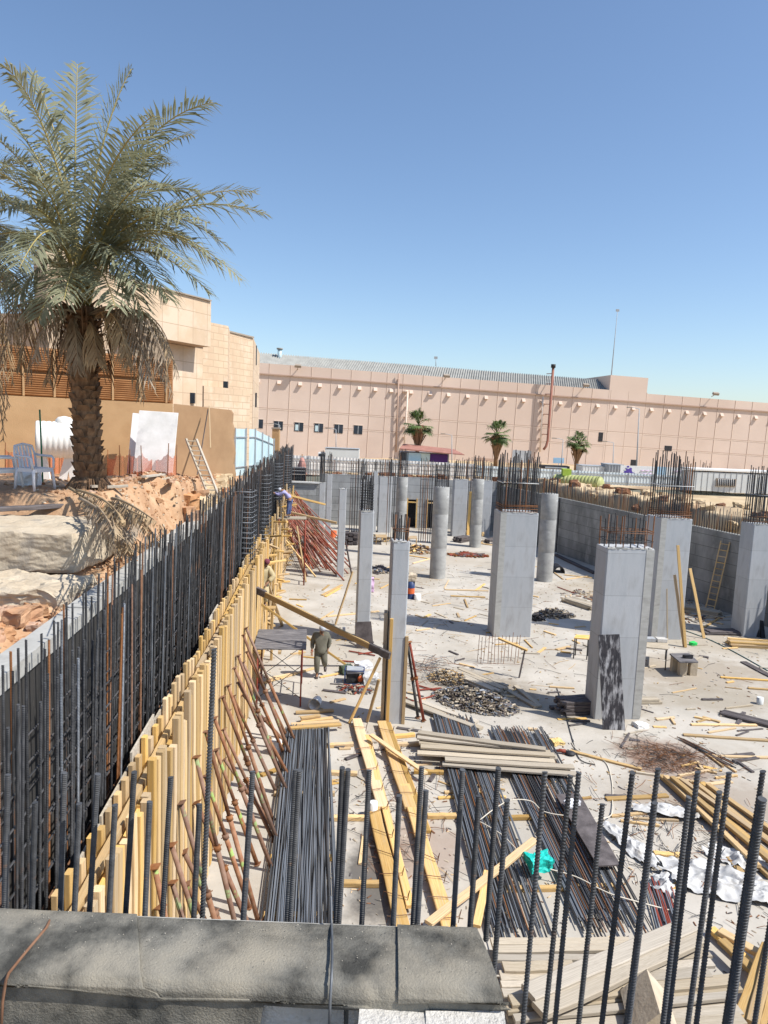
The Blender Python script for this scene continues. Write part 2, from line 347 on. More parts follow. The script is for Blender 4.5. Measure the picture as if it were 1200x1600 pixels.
def xb(px, py=800): return A(px, py, 57).x+8.6
mb = MB(); mb2 = MB()
def bx(x0, x1, z0, z1, y=.15, t=.3, m=mb, mi=0): lbox(m, bw, ((x0+x1)/2, y, (z0+z1)/2), (x1-x0, t, z1-z0), mi)
d1, d2, d3, d4, d5 = xb(637), xb(650), xb(668), xb(681), L_
bx(0, xb(498), 0, 3.3); bx(xb(498), d1, 0, 4.1); bx(d1, d2, 2.3, 4.1); bx(d2, d3, 0, 4.1); bx(d3, d4, 2.3, 4.1); bx(d4, L_, 0, 4.0)
mb.build('wall_panel', M['bwall'], bw)
bx(0, xb(498), 3.3, 3.42, .1, .5, mb2); mb2.build('coping', M['white'], bw)
for a, b in ((d1, d2), (d3, d4)):
    m3_ = MB(); bx(a-.09, a, 0, 2.4, -.03, .14, m3_); bx(b, b+.09, 0, 2.4, -.03, .14, m3_); bx(a, b, 2.05, 2.14, -.03, .14, m3_)
    fr = m3_.build('door_frame', M['wood'], bw)
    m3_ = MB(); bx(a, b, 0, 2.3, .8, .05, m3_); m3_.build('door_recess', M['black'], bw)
nb = 0
for i in range(int(L_/.19)):
    x = i*.19+.1
    if x < xb(498): z0, z1 = 3.4, 5.0
    else: z0, z1 = 4.05, 5.1+R.uniform(-.3, .3)
    if nb < 100: inst('starter_bar', bar_r, loc(bw, x, .15, z0), loc(bw, x+R.uniform(-.05, .05), .15, z1), .03, .03, bw, m=M['rust'] if R.random() < .4 else M['steel']); nb += 1
for z in (4.4, 4.7, 5.0): inst('tie_bar', bar_r, loc(bw, 0, .1, z), loc(bw, L_, .1, z), .03, .03, bw)
for i in range(14): inst('mesh_bar', bar_r, loc(bw, 0, .2, 3.5+.1*i), loc(bw, xb(498), .2, 3.5+.1*i), .022, .022, bw, m=M['steelgrey'])
# left side: kerb and old dark wall behind the bars
lw, L_ = framed('lined_wall', 'black lined concrete wall with a grey kerb behind the left row of bars', 'wall', (kerbX(2.4)+.02, 2.4, 0), (kerbX(57)+.02, 57, 0))
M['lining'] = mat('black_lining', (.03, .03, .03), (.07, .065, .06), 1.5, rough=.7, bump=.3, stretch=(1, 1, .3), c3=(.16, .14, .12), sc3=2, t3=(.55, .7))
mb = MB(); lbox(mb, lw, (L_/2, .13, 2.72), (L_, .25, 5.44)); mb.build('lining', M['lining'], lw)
mb = MB(); 
for i in range(40): lbox(mb, lw, (L_/40*(i+.5), .12, 5.53+R.uniform(-.015, .015)), (L_/40-.01, .3, .18))
mb.build('kerb', M['concband'], lw)
# ------------------------------------------------------------ left rebar cage
RIBL = ribbed(6.4, .0118, 'ribbed_bar_long', M['steel'])
wc = thing('wall_reinforcement', 'tall dense row of dark vertical bars along the left side of the pit', 'reinforcement', (LX(20, -.45), 20, 0))
rows = []
Y = 3.3
while Y < 56.5:
    for off in (-.62, -.24): rows.append((Y+R.uniform(-.03, .03), off))
    Y += .128 if Y < 30 else .15
nb = 0; st = MB()
for Y, off in rows:
    zt = 6.2-.2*max(0, min(1, (10-Y)/3))+.06*math.sin(Y*.8)+R.uniform(-.12, .12)+(.12 if Y > 24 else 0)
    if off > -.4: zt -= .08
    x = LX(Y, off)+R.uniform(-.03, .03); p = Vector((x, Y, .02)); q = Vector((x+R.uniform(.02, .2), Y+R.uniform(-.06, .06), zt))
    mm = M['rust'] if R.random() < .12 else (M['steelgrey'] if R.random() < .1 else None)
    if nb < 100 and Y < 12: dirbar(RIBL, p, q, 6.4, wc, 'vertical_bar', mm); nb += 1
    else: st.tube([p, q], .0135, 5, 1 if R.random() < .1 else (2 if R.random() < .12 else 0), cap=False)
st.build('vertical_bars', [M['steel'], M['rust'], M['steelgrey']], wc, kind='stuff')
for off in (-.60, -.26):
    for k in range(18):
        z = .3+.28*k
        if z > 5.4: break
        inst('horizontal_bar', bar_r, (LX(3.3, off)+.03, 3.3, z), (LX(56.5, off)+.03, 56.5, z), .022, .022, wc, m=M['rust'] if k == 12 else M['steel'])
for i, (Y, nm) in enumerate(((21.5, 'nearest'), (28, 'middle'), (36, 'third'), (45, 'farthest'))):
    t = thing('column_cage', '%s of the four hooped column cages within the left bar row' % nm, 'reinforcement', (LX(Y, -.1), Y, 0), group='column cages in the left row')
    X = LX(Y, 0)
    for a in range(4):
        for b in range(3):
            inst('vertical_bar', bar_r, (X-.5+a*.22, Y-.35+b*.35, .02), (X-.48+a*.22, Y-.35+b*.35, 6.2+R.uniform(-.1, .3)), .035, .035, t)
    for k in range(38):
        z = .3+.155*k; mb = MB(); c = [(X-.53, Y-.38, z), (X+.2, Y-.38, z+.01), (X+.2, Y+.4, z), (X-.53, Y+.4, z)]
        for a in range(4): mb.tube([c[a], c[(a+1) % 4]], .011, 4)
        mb.build('hoop', M['steelgrey'], t)
# ------------------------------------------------------------ timber formwork on the left
fw = thing('timber_formwork', 'long run of upright yellow timber studs and rails forming the left wall of the pit', 'formwork', (LX(14, .1), 14, 0))
dirF = Vector((-.09, 1, 0)).normalized()
Y = 4.6; k = 0
while Y < 25:   # boards behind
    top = 3.95+.12*math.sin(Y)+R.uniform(-.1, .1)
    mb = MB(); mb.beam((LX(Y, 0), Y, top/2), (LX(Y+1.15, 0), Y+1.15, top/2), .025, top); o = mb.build('panel', M['oldwood'], fw); Y += 1.2
Y = 4.7; k = 0; PL = lambda: R.choice(PLK)
while Y < 25.5:
    zt = 4.05+R.uniform(-.08, .12); x = LX(Y, .065)
    inst('inner_stud', PL(), (x, Y, .02), (x, Y, zt), .10, .06, fw, up=(1, 0, 0)); Y += .3
Y = 4.9
while Y < 25.5:
    zt = 4.0+R.uniform(-.12, .16); x = LX(Y, .33)
    for d in (0, .13):
        inst('outer_stud', PL(), (x+R.uniform(-.02, .02), Y+d, .02), (x+R.uniform(-.03, .03), Y+d+R.uniform(-.02, .02), zt+R.uniform(-.07, .07)), .10, .09, fw, up=(1, 0, 0))
    Y += .43
for z in (.5, 1.3, 2.1, 2.9, 3.55, 3.85):
    Y = 4.5
    while Y < 25:
        L = R.uniform(3.2, 4.2); inst('waler', PL(), (LX(Y, .16), Y, z+R.uniform(-.05, .05)), (LX(Y+L, .19), Y+L, z+R.uniform(-.05, .05)), .075, .11, fw); Y += L*.93
# the far, untidier run
ff = thing('timber_formwork', 'untidy far run of short yellow timbers before the left bars, beyond the crouching man', 'formwork', (LX(34, .1), 34, 0))
Y = 26.3
while Y < 49:
    zt = 3.4+1.0*math.sin(Y*.9)*.5+R.uniform(-.4, .5); x = LX(Y, .1)
    inst('stud', PL(), (x, Y, .02), (x+R.uniform(-.15, .15), Y+R.uniform(-.3, .3), zt), .12, .07, ff, up=(1, 0, 0))
    if R.random() < .9: inst('stud', PL(), (x+.25, Y, .02), (x+.3, Y+R.uniform(-.5, .5), zt-R.uniform(0, .9)), .12, .07, ff, up=(1, 0, 0))
    Y += .3
for k in range(60):
    Y = R.uniform(25.5, 47); z = R.uniform(.6, 3.9); x = LX(Y, .15)
    inst('block', PL(), (x, Y, z), (x+R.uniform(.35, .8), Y+R.uniform(-.5, .5), z+R.uniform(-.15, .15)), .11, .07, ff)
for z in (.8, 1.6, 2.4, 3.2):
    Y = 26
    while Y < 48:
        L = 4; inst('waler', PL(), (LX(Y, .3), Y, z), (LX(Y+L, .32), Y+L, z+R.uniform(-.2, .2)), .08, .11, ff); Y += L*.9
# ------------------------------------------------------------ steel props
def prop(p, q, m, label, group):
    p = Vector(p); q = Vector(q)   # p foot, q head
    t = thing('steel_prop', label, 'prop', p, group=group)
    d = (q-p).normalized(); a = p+(q-p)*.55
    mb = MB(); mb.tube([p+d*.01, a], .042, 8); mb.build('outer_tube', m, t)
    mb = MB(); mb.tube([a, q], .034, 8); mb.build('inner_tube', m, t)
    mb = MB(); mb.tube([a-d*.05, a+d*.03], .058, 8); mb.tube([a-d.orthogonal()*.06, a+d.orthogonal()*.06], .009, 5); mb.build('collar', M['rust'], t)
    mb = MB(); mb.box(p+d*.012, (.13, .13, .012), d.to_track_quat('Z', 'Y').to_matrix()); mb.build('base_plate', M['rust'], t)
    mb = MB(); mb.box(q, (.12, .12, .012), d.to_track_quat('Z', 'Y').to_matrix()); mb.build('head_plate', M['rust'], t)
k = 0
for Y in (5.8, 6.6, 7.5, 8.3, 9.2, 10.1, 11.0, 12.0, 13.0, 13.9, 14.8, 15.6, 16.6, 17.4):
    for j in range(R.choice((2, 2, 3))):
        k += 1; y0 = Y+j*.2; o = R.uniform(.9, 1.25); zt = (3.0, 2.3, 1.6)[j]+R.uniform(-.25, .1)
        prop((LX(y0, o+.06*(y0-6)*.8), y0+R.uniform(-.25, .1), .0), (LX(y0, .42), y0+R.uniform(-.05, .2), zt), M['prop'],
             'rusty green speckled prop, %s from the near end of the yellow timber wall' % nth(k), 'props bracing the near timber forms')
for k in range(85):
    Y = R.uniform(37.5, 48); zt = R.uniform(1.6, 3.6); o = R.uniform(1.6, 3.6)*(zt/3.2)
    prop((LX(Y, .3+o), Y-R.uniform(-.5, 1.6), 0), (LX(Y, .45), Y, zt), M['propred'] if R.random() < .75 else M['prop'],
         'red steel prop in the thick leaning crowd beyond the far scaffold', 'crowd of leaning red props')
# ------------------------------------------------------------ columns
CBAR = bar_r
def cage(t, pos, z0, h, m=None, jit=.02, r=.028, hoops=(), mat_h=None, rf=.1):
    r = r*1.3
    for (x, y) in pos:
        hh = h*R.uniform(.82, 1.05)
        inst('starter_bar', CBAR, (x, y, z0-.02), (x+R.uniform(-jit, jit), y+R.uniform(-jit, jit), z0+hh), r, r, t,
             m=M['rust'] if R.random() < rf else (m or M['steel']))
def sqcol(label, FL, FRx, depth, h, hc, nx, ny, band='', hoops=(), ang=.1, rf=.1, hm=None, r=.028, jit=.03, group='rectangular concrete columns', zc=0):
    p = G(*FL); p.z = 0
    E = Vector((1, ang, 0)).normalized(); D = Vector((-ang, 1, 0)).normalized()
    # width so that the right corner projects at FRx
    lo, hi = .1, 6
    for _ in range(30):
        w = (lo+hi)/2; q = p+E*w-CAM; x = 600+F*q.dot(RT)/q.dot(FW)
        if x < FRx: lo = w
        else: hi = w
    t = thing('concrete_column', label, 'column', p, group=group)
    rot = Matrix((E, D, Vector((0, 0, 1)))).transposed()
    mb = MB(); c = p+E*w/2+D*depth/2
    # shaft with chamfered corners and pour lines
    ch = min(.03, w*.06); pr = [(-w/2+ch, -depth/2), (w/2-ch, -depth/2), (w/2, -depth/2+ch), (w/2, depth/2-ch), (w/2-ch, depth/2), (-w/2+ch, depth/2), (-w/2, depth/2-ch), (-w/2, -depth/2+ch)]
    vs = []; zs = [0, .02, h*.3, h*.62, h-.03, h]
    for i, z in enumerate(zs):
        s = 1.0 if i < len(zs)-1 else .985
        vs += [c+rot @ Vector((x*s, y*s, z+(R.uniform(-.02, .02) if i == len(zs)-1 else 0))) for x, y in pr]
    fs = [(i*8+j, i*8+(j+1) % 8, (i+1)*8+(j+1) % 8, (i+1)*8+j) for i in range(len(zs)-1) for j in range(8)]+[tuple((len(zs)-1)*8+j for j in range(8))]
    mb.add(vs, fs); mb.build('shaft', M['conc'], t)
    if band:
        mb = MB(); bwid = .24  # flat strip in the pale concrete tone, standing in for a narrow corner face
        x0, x1 = (w-bwid, w) if band == 'R' else (0, bwid)
        mb.box(p+E*((x0+x1)/2)+D*(-.004)+Vector((0, 0, h/2)), (bwid, .012, h-.05), rot); mb.build('face_band', M['concband'], t)
    mb = MB()   # laitance crust on the top
    for k in range(int(w/.12)): mb.box(p+E*(k*.12+.06)+D*.03+Vector((0, 0, h)), (.12, .07, R.uniform(.02, .06)), rot, jit=.015)
    mb.build('top_crust', M['concband'], t)
    pos = []
    for i in range(nx):
        for yy in (.07, depth-.07): q = p+E*(.06+(w-.12)*i/(nx-1))+D*yy; pos.append((q.x, q.y))
    for i in range(1, ny):
        for xx in (.07, w-.07): q = p+E*xx+D*(.07+(depth-.14)*i/ny); pos.append((q.x, q.y))
    cage(t, pos, h, hc, jit=jit, rf=rf, r=r)
    for z, m_ in hoops:
        mb = MB(); cc = [p+E*.04+D*.05, p+E*(w-.04)+D*.05, p+E*(w-.04)+D*(depth-.05), p+E*.04+D*(depth-.05)]
        for j in range(4): mb.tube([cc[j]+Vector((0, 0, h+z+R.uniform(-.02, .02))), cc[(j+1) % 4]+Vector((0, 0, h+z+R.uniform(-.02, .02)))], .013, 4)
        mb.build('hoop', M[m_], t)
    return t, p, E, D, w
def roundcol(label, base, r_px, h, hc, n=16, rf=.1, group='round concrete columns', hoops=()):
    p = G(*base); p.z = 0; dist = (p-CAM).dot(FW); r = r_px/F*dist
    p = p+Vector((0, r, 0))
    t = thing('round_column', label, 'column', p, group=group)
    mb = MB(); mb.lathe(p, [(r, 0), (r, h*.33), (r*.992, h*.332), (r*.992, h*.34), (r, h*.342), (r, h*.7), (r*.99, h*.702), (r*.99, h*.71), (r, h*.712), (r, h-.02), (r*.97, h), (0, h)], 28)
    mb.build('shaft', M['conc2'], t)
    cage(t, [(p.x+(r-.06)*math.cos(a*6.283/n), p.y+(r-.06)*math.sin(a*6.283/n)) for a in range(n)], h, hc, rf=rf)
    for z, m_ in hoops:
        mb = MB(); mb.tube([p+Vector(((r-.04)*math.cos(a*.5236), (r-.04)*math.sin(a*.5236), h+z)) for a in range(13)], .013, 4); mb.build('hoop', M[m_], t)
    return t
M['conc2'] = mat('round_concrete', (.27, .27, .26), (.38, .38, .365), 1.6, bump=.25, bsc=20, c3=(.46, .46, .45), sc3=1.2, t3=(.6, .7), stretch=(1, 1, 1.6), rnd=.06)
H = [(.15, 'rust'), (.45, 'rust')]
sqcol('wide near right column with a scuffed black panel leaning on it', (928, 1124), 1000, .8, 5.02, .95, 7, 2, 'R', [(.42, 'rust'), (.47, 'rust'), (.2, 'steel')], rf=.25, hm=1)
sqcol('broad central column crowned by a tall thicket of bars, with a short plank on a stick before it', (771, 995), 829, 1.05, 5.0, 2.35, 13, 6, 'L', [(.05, 'rust'), (.13, 'rust'), (.22, 'rust'), (.3, 'rust'), (1.15, 'white'), (1.18, 'steelgrey')], r=.03)
sqcol('wide column behind the panel column with three long planks leaning on it', (1017, 999), 1065, 1.3, 4.95, 2.6, 13, 6, 'L', [(.05, 'rust'), (.12, 'rust'), (.2, 'rust'), (.28, 'rust'), (1.3, 'white')], r=.03)
sqcol('column at the right edge of the picture with two black boards leaning on it', (1160, 995), 1192, .9, 4.75, 2.3, 8, 5, '', [(.1, 'rust'), (.3, 'rust'), (1.2, 'greytin')], r=.03)
colE = sqcol('slim near column wrapped in timber at its foot, nearest of the central row', (602, 1131), 628, .62, 5.1, .75, 4, 3, '', [(.3, 'rust'), (.33, 'rust')])
sqcol('slim column with a square dark board leaning at its foot and a fine mesh cage on top', (556, 1004), 577, .85, 5.0, 1.35, 6, 4, '', [(.1*i, 'steel') for i in range(11)])
sqcol('slim bare column without any bars on top, right of the red prop crowd', (526, 902), 537, .5, 4.75, .05, 2, 1, '')
sqcol('narrow grey column directly behind the bare column', (508, 848), 516, .5, 4.7, 1.5, 4, 2)
sqcol('narrow stained column with a dark dense cage at the left end of the back wall', (497, 832), 506, .5, 3.75, 2.3, 6, 4)
sqcol('wide grey column before the back wall, left of the two doorways', (590, 832), 610, .6, 4.3, 1.3, 6, 2)
sqcol('tall narrow column before the back wall, second left of the doorways', (581, 832), 587, .5, 4.7, .8, 3, 2)
roundcol('round column rising behind the slim timber wrapped column', (624, 870), 8.5, 5.0, 1.7, hoops=[(.1*i+.5, 'steel') for i in range(6)])
roundcol('round column right of the two doorways, with a thin cage of bars', (684, 905), 12.5, 5.0, 1.35, hoops=[(.3, 'steel'), (.9, 'steel')])
roundcol('round column farther back, between two wide grey columns', (743, 856), 9, 4.75, 1.6, hoops=[(.5, 'steel')])
roundcol('round column with a white scrape, standing before the right wall', (853, 910), 12.6, 4.85, .9)
sqcol('wide column with tall planks leaning on its left side, far right of the doorways', (706, 838), 727, .7, 4.35, 1.6, 7, 3)
sqcol('wide pale column half hidden behind the farther round column', (750, 838), 765, .7, 4.3, 1.5, 5, 3)
sqcol('far column behind the mesh caged column, near the back wall', (560, 850), 570, .5, 4.4, 1.3, 4, 2)
# free-standing bar cages without columns on the far side
for i, (px, py, h0, h1, n, lab) in enumerate(((789, 812, 3.9, 6.0, 7, 'bar cage rising behind the broad central column'), (815, 800, 3.9, 6.1, 7, 'bar cage right of the broad central column, before the tank'),
        (654, 820, 3.9, 5.8, 6, 'bar cage standing above the doorways'), (545, 822, 3.9, 5.6, 5, 'bar cage above the back wall left of the grey column'), (603, 818, 4.1, 5.9, 6, 'bar cage above the wide grey column'),
        (725, 806, 4.0, 5.8, 6, 'bar cage above the right half of the back wall'), (1088, 800, 3.9, 6.0, 6, 'bar cage before the white cabin'))):
    p = G(px, py+28); p.z = 0; t = thing('bar_cage', lab, 'reinforcement', (p.x, p.y, 0), group='loose bar cages at the back')
    for a in range(n):
        for b in (0, .4): inst('vertical_bar', bar_r, (p.x+a*.16, p.y+b, .01), (p.x+a*.16+R.uniform(-.05, .05), p.y+b, h1+R.uniform(-.3, .3)), .035, .035, t, m=M['rust'] if R.random() < .3 else M['steel'])
    for z in (h0, h0+.6, h0+1.2): inst('tie_bar', bar_r, (p.x-.05, p.y-.02, z), (p.x+n*.16-.1, p.y-.02, z), .03, .03, t)
# ------------------------------------------------------------ foreground wall with ribbed bars
fgw = thing('block_wall', 'near block wall with a row of thick ribbed bars rising from it, under the black sheet', 'wall', (0, 2.55, 0))
mb = MB(); mb.box((-2.28, 2.54, 3.08), (5.4, .29, 6.16)); mb.box((2.58, 2.55, 2.76), (4.3, .3, 5.52)); mb.build('wall_core', M['concband'], fgw)
mb = MB()
xx = -5.0
while xx < .3:
    wd = .38; mb.box((xx+wd/2, 2.375+R.uniform(-.006, .006), 6.05), (wd-.015, .07, .19), jit=.006)
    mb.box((xx+wd/2-.19, 2.38+R.uniform(-.006, .006), 5.84), (wd-.015, .07, .19), jit=.006); xx += wd
mb.build('block_course', M['block'], fgw)
RIBF = ribbed(1.5, .0106, 'ribbed_bar_thick', M['steelrib'], pitch=.0165, n=10)
tops = [(13,1207),(55,1251),(101,1204),(124,1253),(153,1206),(180,1255),(210,1203),(234,1250),(267,1211),(312,1254),(335,1008),(395,1202),(391,1253),(462,1199),(468,1200),
 (535,1196),(544,1199),(577,1200),(624,1240),(659,1195),(666,1232),(723,1199),(748,1241),(779,1197),(793,1245),(852,1200),(892,1206),(905,1201),(942,1251),(989,1201),(1029,1195),(1024,1249),
 (1077,1240),(1091,1200),(1125,1232),(1140,1201),(1193,1199),(1192,1243),(-30,1210),(-70,1250),(1240,1205),(1262,1250)]
for x, y in tops:
    row = 2.74 if y < 1225 else 2.70
    ln = .05+(max(0, x-600)*.00016)+R.uniform(-.012, .012)
    if x < 120: ln = .03
    yb = 1470 if x < 780 else 1660
    if x == 335: ln = .044
    p = A(x-(yb-y)*ln, yb, row); q = A(x, y, row)
    o = dirbar(RIBF, p, q, 1.5, fgw, 'starter_bar')
    s_ = 1.0 if x != 1192 else 1.5
    if x == 1192: o.scale = (o.scale[0]*1.5, o.scale[1]*1.5, o.scale[2])
M['rubble0'] = mat('mortar_grit', (.40, .36, .29), (.52, .47, .39), 9)
for k, (x0_, x1_) in enumerate(((-.02, .215), (.225, .50))):
    cblk = MB(); cblk.box(((x0_+x1_)/2, 2.245, 6.02), (x1_-x0_, .13, .2), jit=.008); cblk.box(((x0_+x1_)/2+.01, 2.25, 5.85), (x1_-x0_-.03, .12, .13), jit=.01)
    cblk.build('concrete_block', M['block'], label='rough pale cement block under the %s of the black sheet, near the bottom edge' % ('middle' if k == 0 else 'right end'), cat='block')
# bituminous sheet
M['bitumen'] = mat('black_sheet', (.045, .044, .039), (.23, .22, .19), 5.0, rough=.8, bump=.45, bsc=110, c3=(.29, .26, .205), sc3=2.6, t3=(.46, .70), detail=10)
ms = thing('membrane_sheet', 'dusty black bitumen sheet draped over the near block wall', 'sheet', (-1, 2.5, 6.17))
def drape(name, x0, x1, prof, dz, cut0=0, cut1=0, seed=0, nx=150):
    # prof: list of (Y, z); cut: shear of the ends along the profile
    mb = MB(); vs = []; pl = []
    n = len(prof)
    for thick in (0, -.006):
        for i in range(nx+1):
            for j, (y, z) in enumerate(prof):
                u = i/nx; s = j/(n-1); x = (x0+cut0*s)*(1-u)+(x1+cut1*s)*u
                dn = fbm(x*1.6, y*1.5+z*2, seed)*.005-.006*max(0, 1-abs(math.sin(x*2.1+seed+y*1.5))*14)-.004*max(0, 1-abs(math.sin(x*3.7-y*6+seed*2))*18)+fbm(x*9, y*9+z*7, seed+3, 2)*.0012
                sag = (.02 if j > n-4 else 0)*math.sin(x*3+seed)
                vs.append((x, y-dn*.8-(.0 if thick == 0 else -.006), z+dz+dn+thick+sag))
    m_ = (nx+1)*n
    fs = [(i*n+j, i*n+j+1, (i+1)*n+j+1, (i+1)*n+j) for i in range(nx) for j in range(n-1)]
    fs += [tuple(m_+k for k in f[::-1]) for f in fs]
    fs += [(i*n, (i+1)*n, m_+(i+1)*n, m_+i*n) for i in range(nx)]+[(i*n+n-1, m_+i*n+n-1, m_+(i+1)*n+n-1, (i+1)*n+n-1) for i in range(nx)]
    fs += [(j, m_+j, m_+j+1, j+1) for j in range(n-1)]+[(nx*n+j, nx*n+j+1, m_+nx*n+j+1, m_+nx*n+j) for j in range(n-1)]
    mb.add(vs, fs, 0, True); return mb.build(name, M['bitumen'], ms)
top = 6.19
def prof(drop, yb=2.64, yf=2.325):
    pts = [(yb, top)]+[(yb-(yb-yf-.03)*k/12, top+.012*math.sin(k/12*3.1)) for k in range(1, 13)]
    pts += [(yf+.012, top-.006), (yf, top-.03)]+[(yf-.004, top-.03-drop*k/8) for k in range(1, 9)]
    return pts
drape('lower_layer', -2.2, -.28, prof(.30, 2.63, 2.318), -.006, 0, -.12, 3)
drape('under_layer', -.5, .43, prof(.03, 2.63, 2.319), -.003, 0, .10, 5)
drape('left_layer', -2.2, -.93, prof(.03, 2.632, 2.300), .02, 0, .22, 6)
drape('middle_layer', -1.0, .19, prof(.06, 2.636, 2.313), .005, .22, .05, 9)
drape('right_layer', .12, .44, prof(.02, 2.634, 2.302), .018, 0, .085, 12)
# raised crumbs of dried mud in the shape of two boot prints
mb = MB()
for k in range(420):
    x = R.uniform(-1.5, .46); y = 2.36+.27*R.random()**.7; s_ = R.uniform(.0008, .0024)
    mb.box((x, y, top+.018+(.012 if x > .13 or x < -.9 else 0)), (s_*1.4, s_, s_), Matrix.Rotation(R.uniform(0, 6), 3, 'Z'), mi=R.choice((0, 1)), jit=s_*.3)
mb.build('grit', [M['rubble0'], M['bitumen']], ms, kind='stuff')
# tie bars over the sheet
def wirething(pts, r, m, label, name='tie_bar', cat='steel bar', n=6, group=None):
    mb = MB(); mb.tube(pts, r, n); return mb.build(name, m, label=label, cat=cat, group=group)
wirething([A(517, 1400, 2.69), A(518, 1440, 2.66), G(519, 1465, top+.035), G(519, 1500, top+.035), G(518, 1530, top+.03), A(516, 1562, 2.295), A(514, 1625, 2.29)], .0055, M['steelgrey'], 'short dark bar bent down over the middle of the black sheet')
wirething([A(84, 1425, 2.66), G(72, 1450, top+.045), G(40, 1488, top+.045), G(14, 1520, top+.045), A(9, 1532, 2.295), A(4, 1565, 2.285), A(0, 1640, 2.285)], .0055, M['rust'], 'short rusty bar bent over the left end of the black sheet')
# ------------------------------------------------------------ rocks, sand edge
def rock(name, c, d, label, cat, m, amp=.08, rotz=0, seed=1, n=9, group=None, mb=None, freq=1.6):
    bmx = MB(); c = Vector(c); rt = Matrix.Rotation(rotz, 3, 'Z')
    def face(o, u, v):
        vs = []
        for i in range(n+1):
            for j in range(n+1):
                p = Vector(o)+Vector(u)*i/n+Vector(v)*j/n; q = Vector((p.x*d[0]/2, p.y*d[1]/2, p.z*d[2]/2))
                e = Vector((max(0, abs(p.x)-.75), max(0, abs(p.y)-.75), max(0, abs(p.z)-.75))).length
                nn = noise.noise_vector(q*freq+Vector((seed, seed*2, 0)))*amp+noise.noise_vector(q*freq*4+Vector((seed, 0, 5)))*amp*.4+noise.noise_vector(q*freq*11+Vector((seed, 0, 5)))*amp*.2*(1 if n > 12 else 0)
                q = q*(1-e*.12)+nn; vs.append(c+rt @ q)
        return vs, [(i*(n+1)+j, (i+1)*(n+1)+j, (i+1)*(n+1)+j+1, i*(n+1)+j+1) for i in range(n) for j in range(n)]
    for o, u, v in (((-1,-1,1),(2,0,0),(0,2,0)),((-1,-1,-1),(0,2,0),(2,0,0)),((-1,-1,-1),(2,0,0),(0,0,2)),((1,1,-1),(-2,0,0),(0,0,2)),((-1,1,-1),(0,-2,0),(0,0,2)),((1,-1,-1),(0,2,0),(0,0,2))):
        vs, fs = face(o, u, v); bmx.add(vs, fs, 0, False)
    if mb is not None: mb.add(bmx.v, bmx.f); return
    return bmx.build(name, m, label=label, cat=cat, group=group)
M['rubble'] = mat('rough_old_concrete', (.43, .355, .26), (.54, .465, .355), 2.2, bump=.8, bsc=14, c3=(.33, .29, .24), sc3=1.6, t3=(.55, .66), detail=10)
M['rock'] = mat('red_rock', (.38, .20, .11), (.52, .33, .20), 3, bump=1, bsc=12, rnd=.2)
def L_(px, Y): return A(px, 900, Y).x
rock('concrete_slab', (L_(165, 11.8)-2.6, 11.75, 6.02), (5.2, 2.1, .66), 'broken pale concrete slab end jutting from the sand bank below the palm', 'slab', M['rubble'], .055, .02, 3, 44)
rock('concrete_slab', (L_(122, 9.9)-2.0, 10.0, 5.5), (4.0, 1.2, .5), 'rough grey rubble ledge below the broken pale slab, next to the bars', 'slab', M['rubble'], .09, .05, 9, 44, freq=2.4)
for k in range(150):
    Y = R.uniform(5.0, 9.6) if k < 110 else R.uniform(12.5, 22)
    d = R.uniform(.12, 1.7); X = kerbX(Y)-d; s = R.uniform(.03, .13)*(1 if k < 110 else .8)*(1.6 if k % 9 == 0 else 1)
    rock('rock', (X, Y, zleft(X, Y)+s*.15), (s*2, s*1.5, s), 'lump of reddish broken earth lying on the sand bank beside the bars', 'rock', M['rock'], s*.4, R.uniform(0, 6), k, 4, 'lumps on the sand bank', freq=3/s*.3)
for k in range(3): pass
mb = MB()
for k in range(3800):
    Y = R.uniform(4.5, 24); d = .1+abs(R.gauss(0, 1.6)); X = kerbX(Y)-d; z = zleft(X, Y); s = R.uniform(.012, .05)
    mb.box((X, Y, z+s*.2), (s*1.4, s, s*.8), Matrix.Rotation(R.uniform(0, 6), 3, 'Z') @ Matrix.Rotation(R.uniform(-.6, .6), 3, 'X'), mi=R.choice((0, 0, 1, 2)), jit=s*.25)
mb.build('gravel', [M['rock'], M['sand'], M['rubble']], label='loose stones and clods strewn over the sand bank', kind='stuff')
# ------------------------------------------------------------ date palms
M['leaf'] = mat('palm_leaf', (.165, .175, .10), (.34, .345, .23), 1.2, rough=.55, bump=0)
def translucent(m, f=.35):
    n = m.node_tree; b = n.nodes['Principled BSDF']; o = n.nodes['Material Output']; t = n.nodes.new('ShaderNodeBsdfTranslucent'); x = n.nodes.new('ShaderNodeMixShader'); x.inputs[0].default_value = f
    n.links.new(b.inputs['Base Color'].links[0].from_socket, t.inputs[0]); n.links.new(b.outputs[0], x.inputs[1]); n.links.new(t.outputs[0], x.inputs[2]); n.links.new(x.outputs[0], o.inputs[0])
translucent(M['leaf'])
M['leafdead'] = mat('dead_palm_leaf', (.22, .15, .09), (.38, .29, .185), 2.5, rough=.8, rnd=.12)
M['rachis'] = mat('palm_stalk', (.30, .25, .08), (.38, .30, .12), 4, rough=.6)
M['trunk'] = mat('palm_trunk', (.10, .055, .03), (.26, .16, .09), 7, rough=.9, bump=.8, bsc=20, stretch=(1, 1, .6))
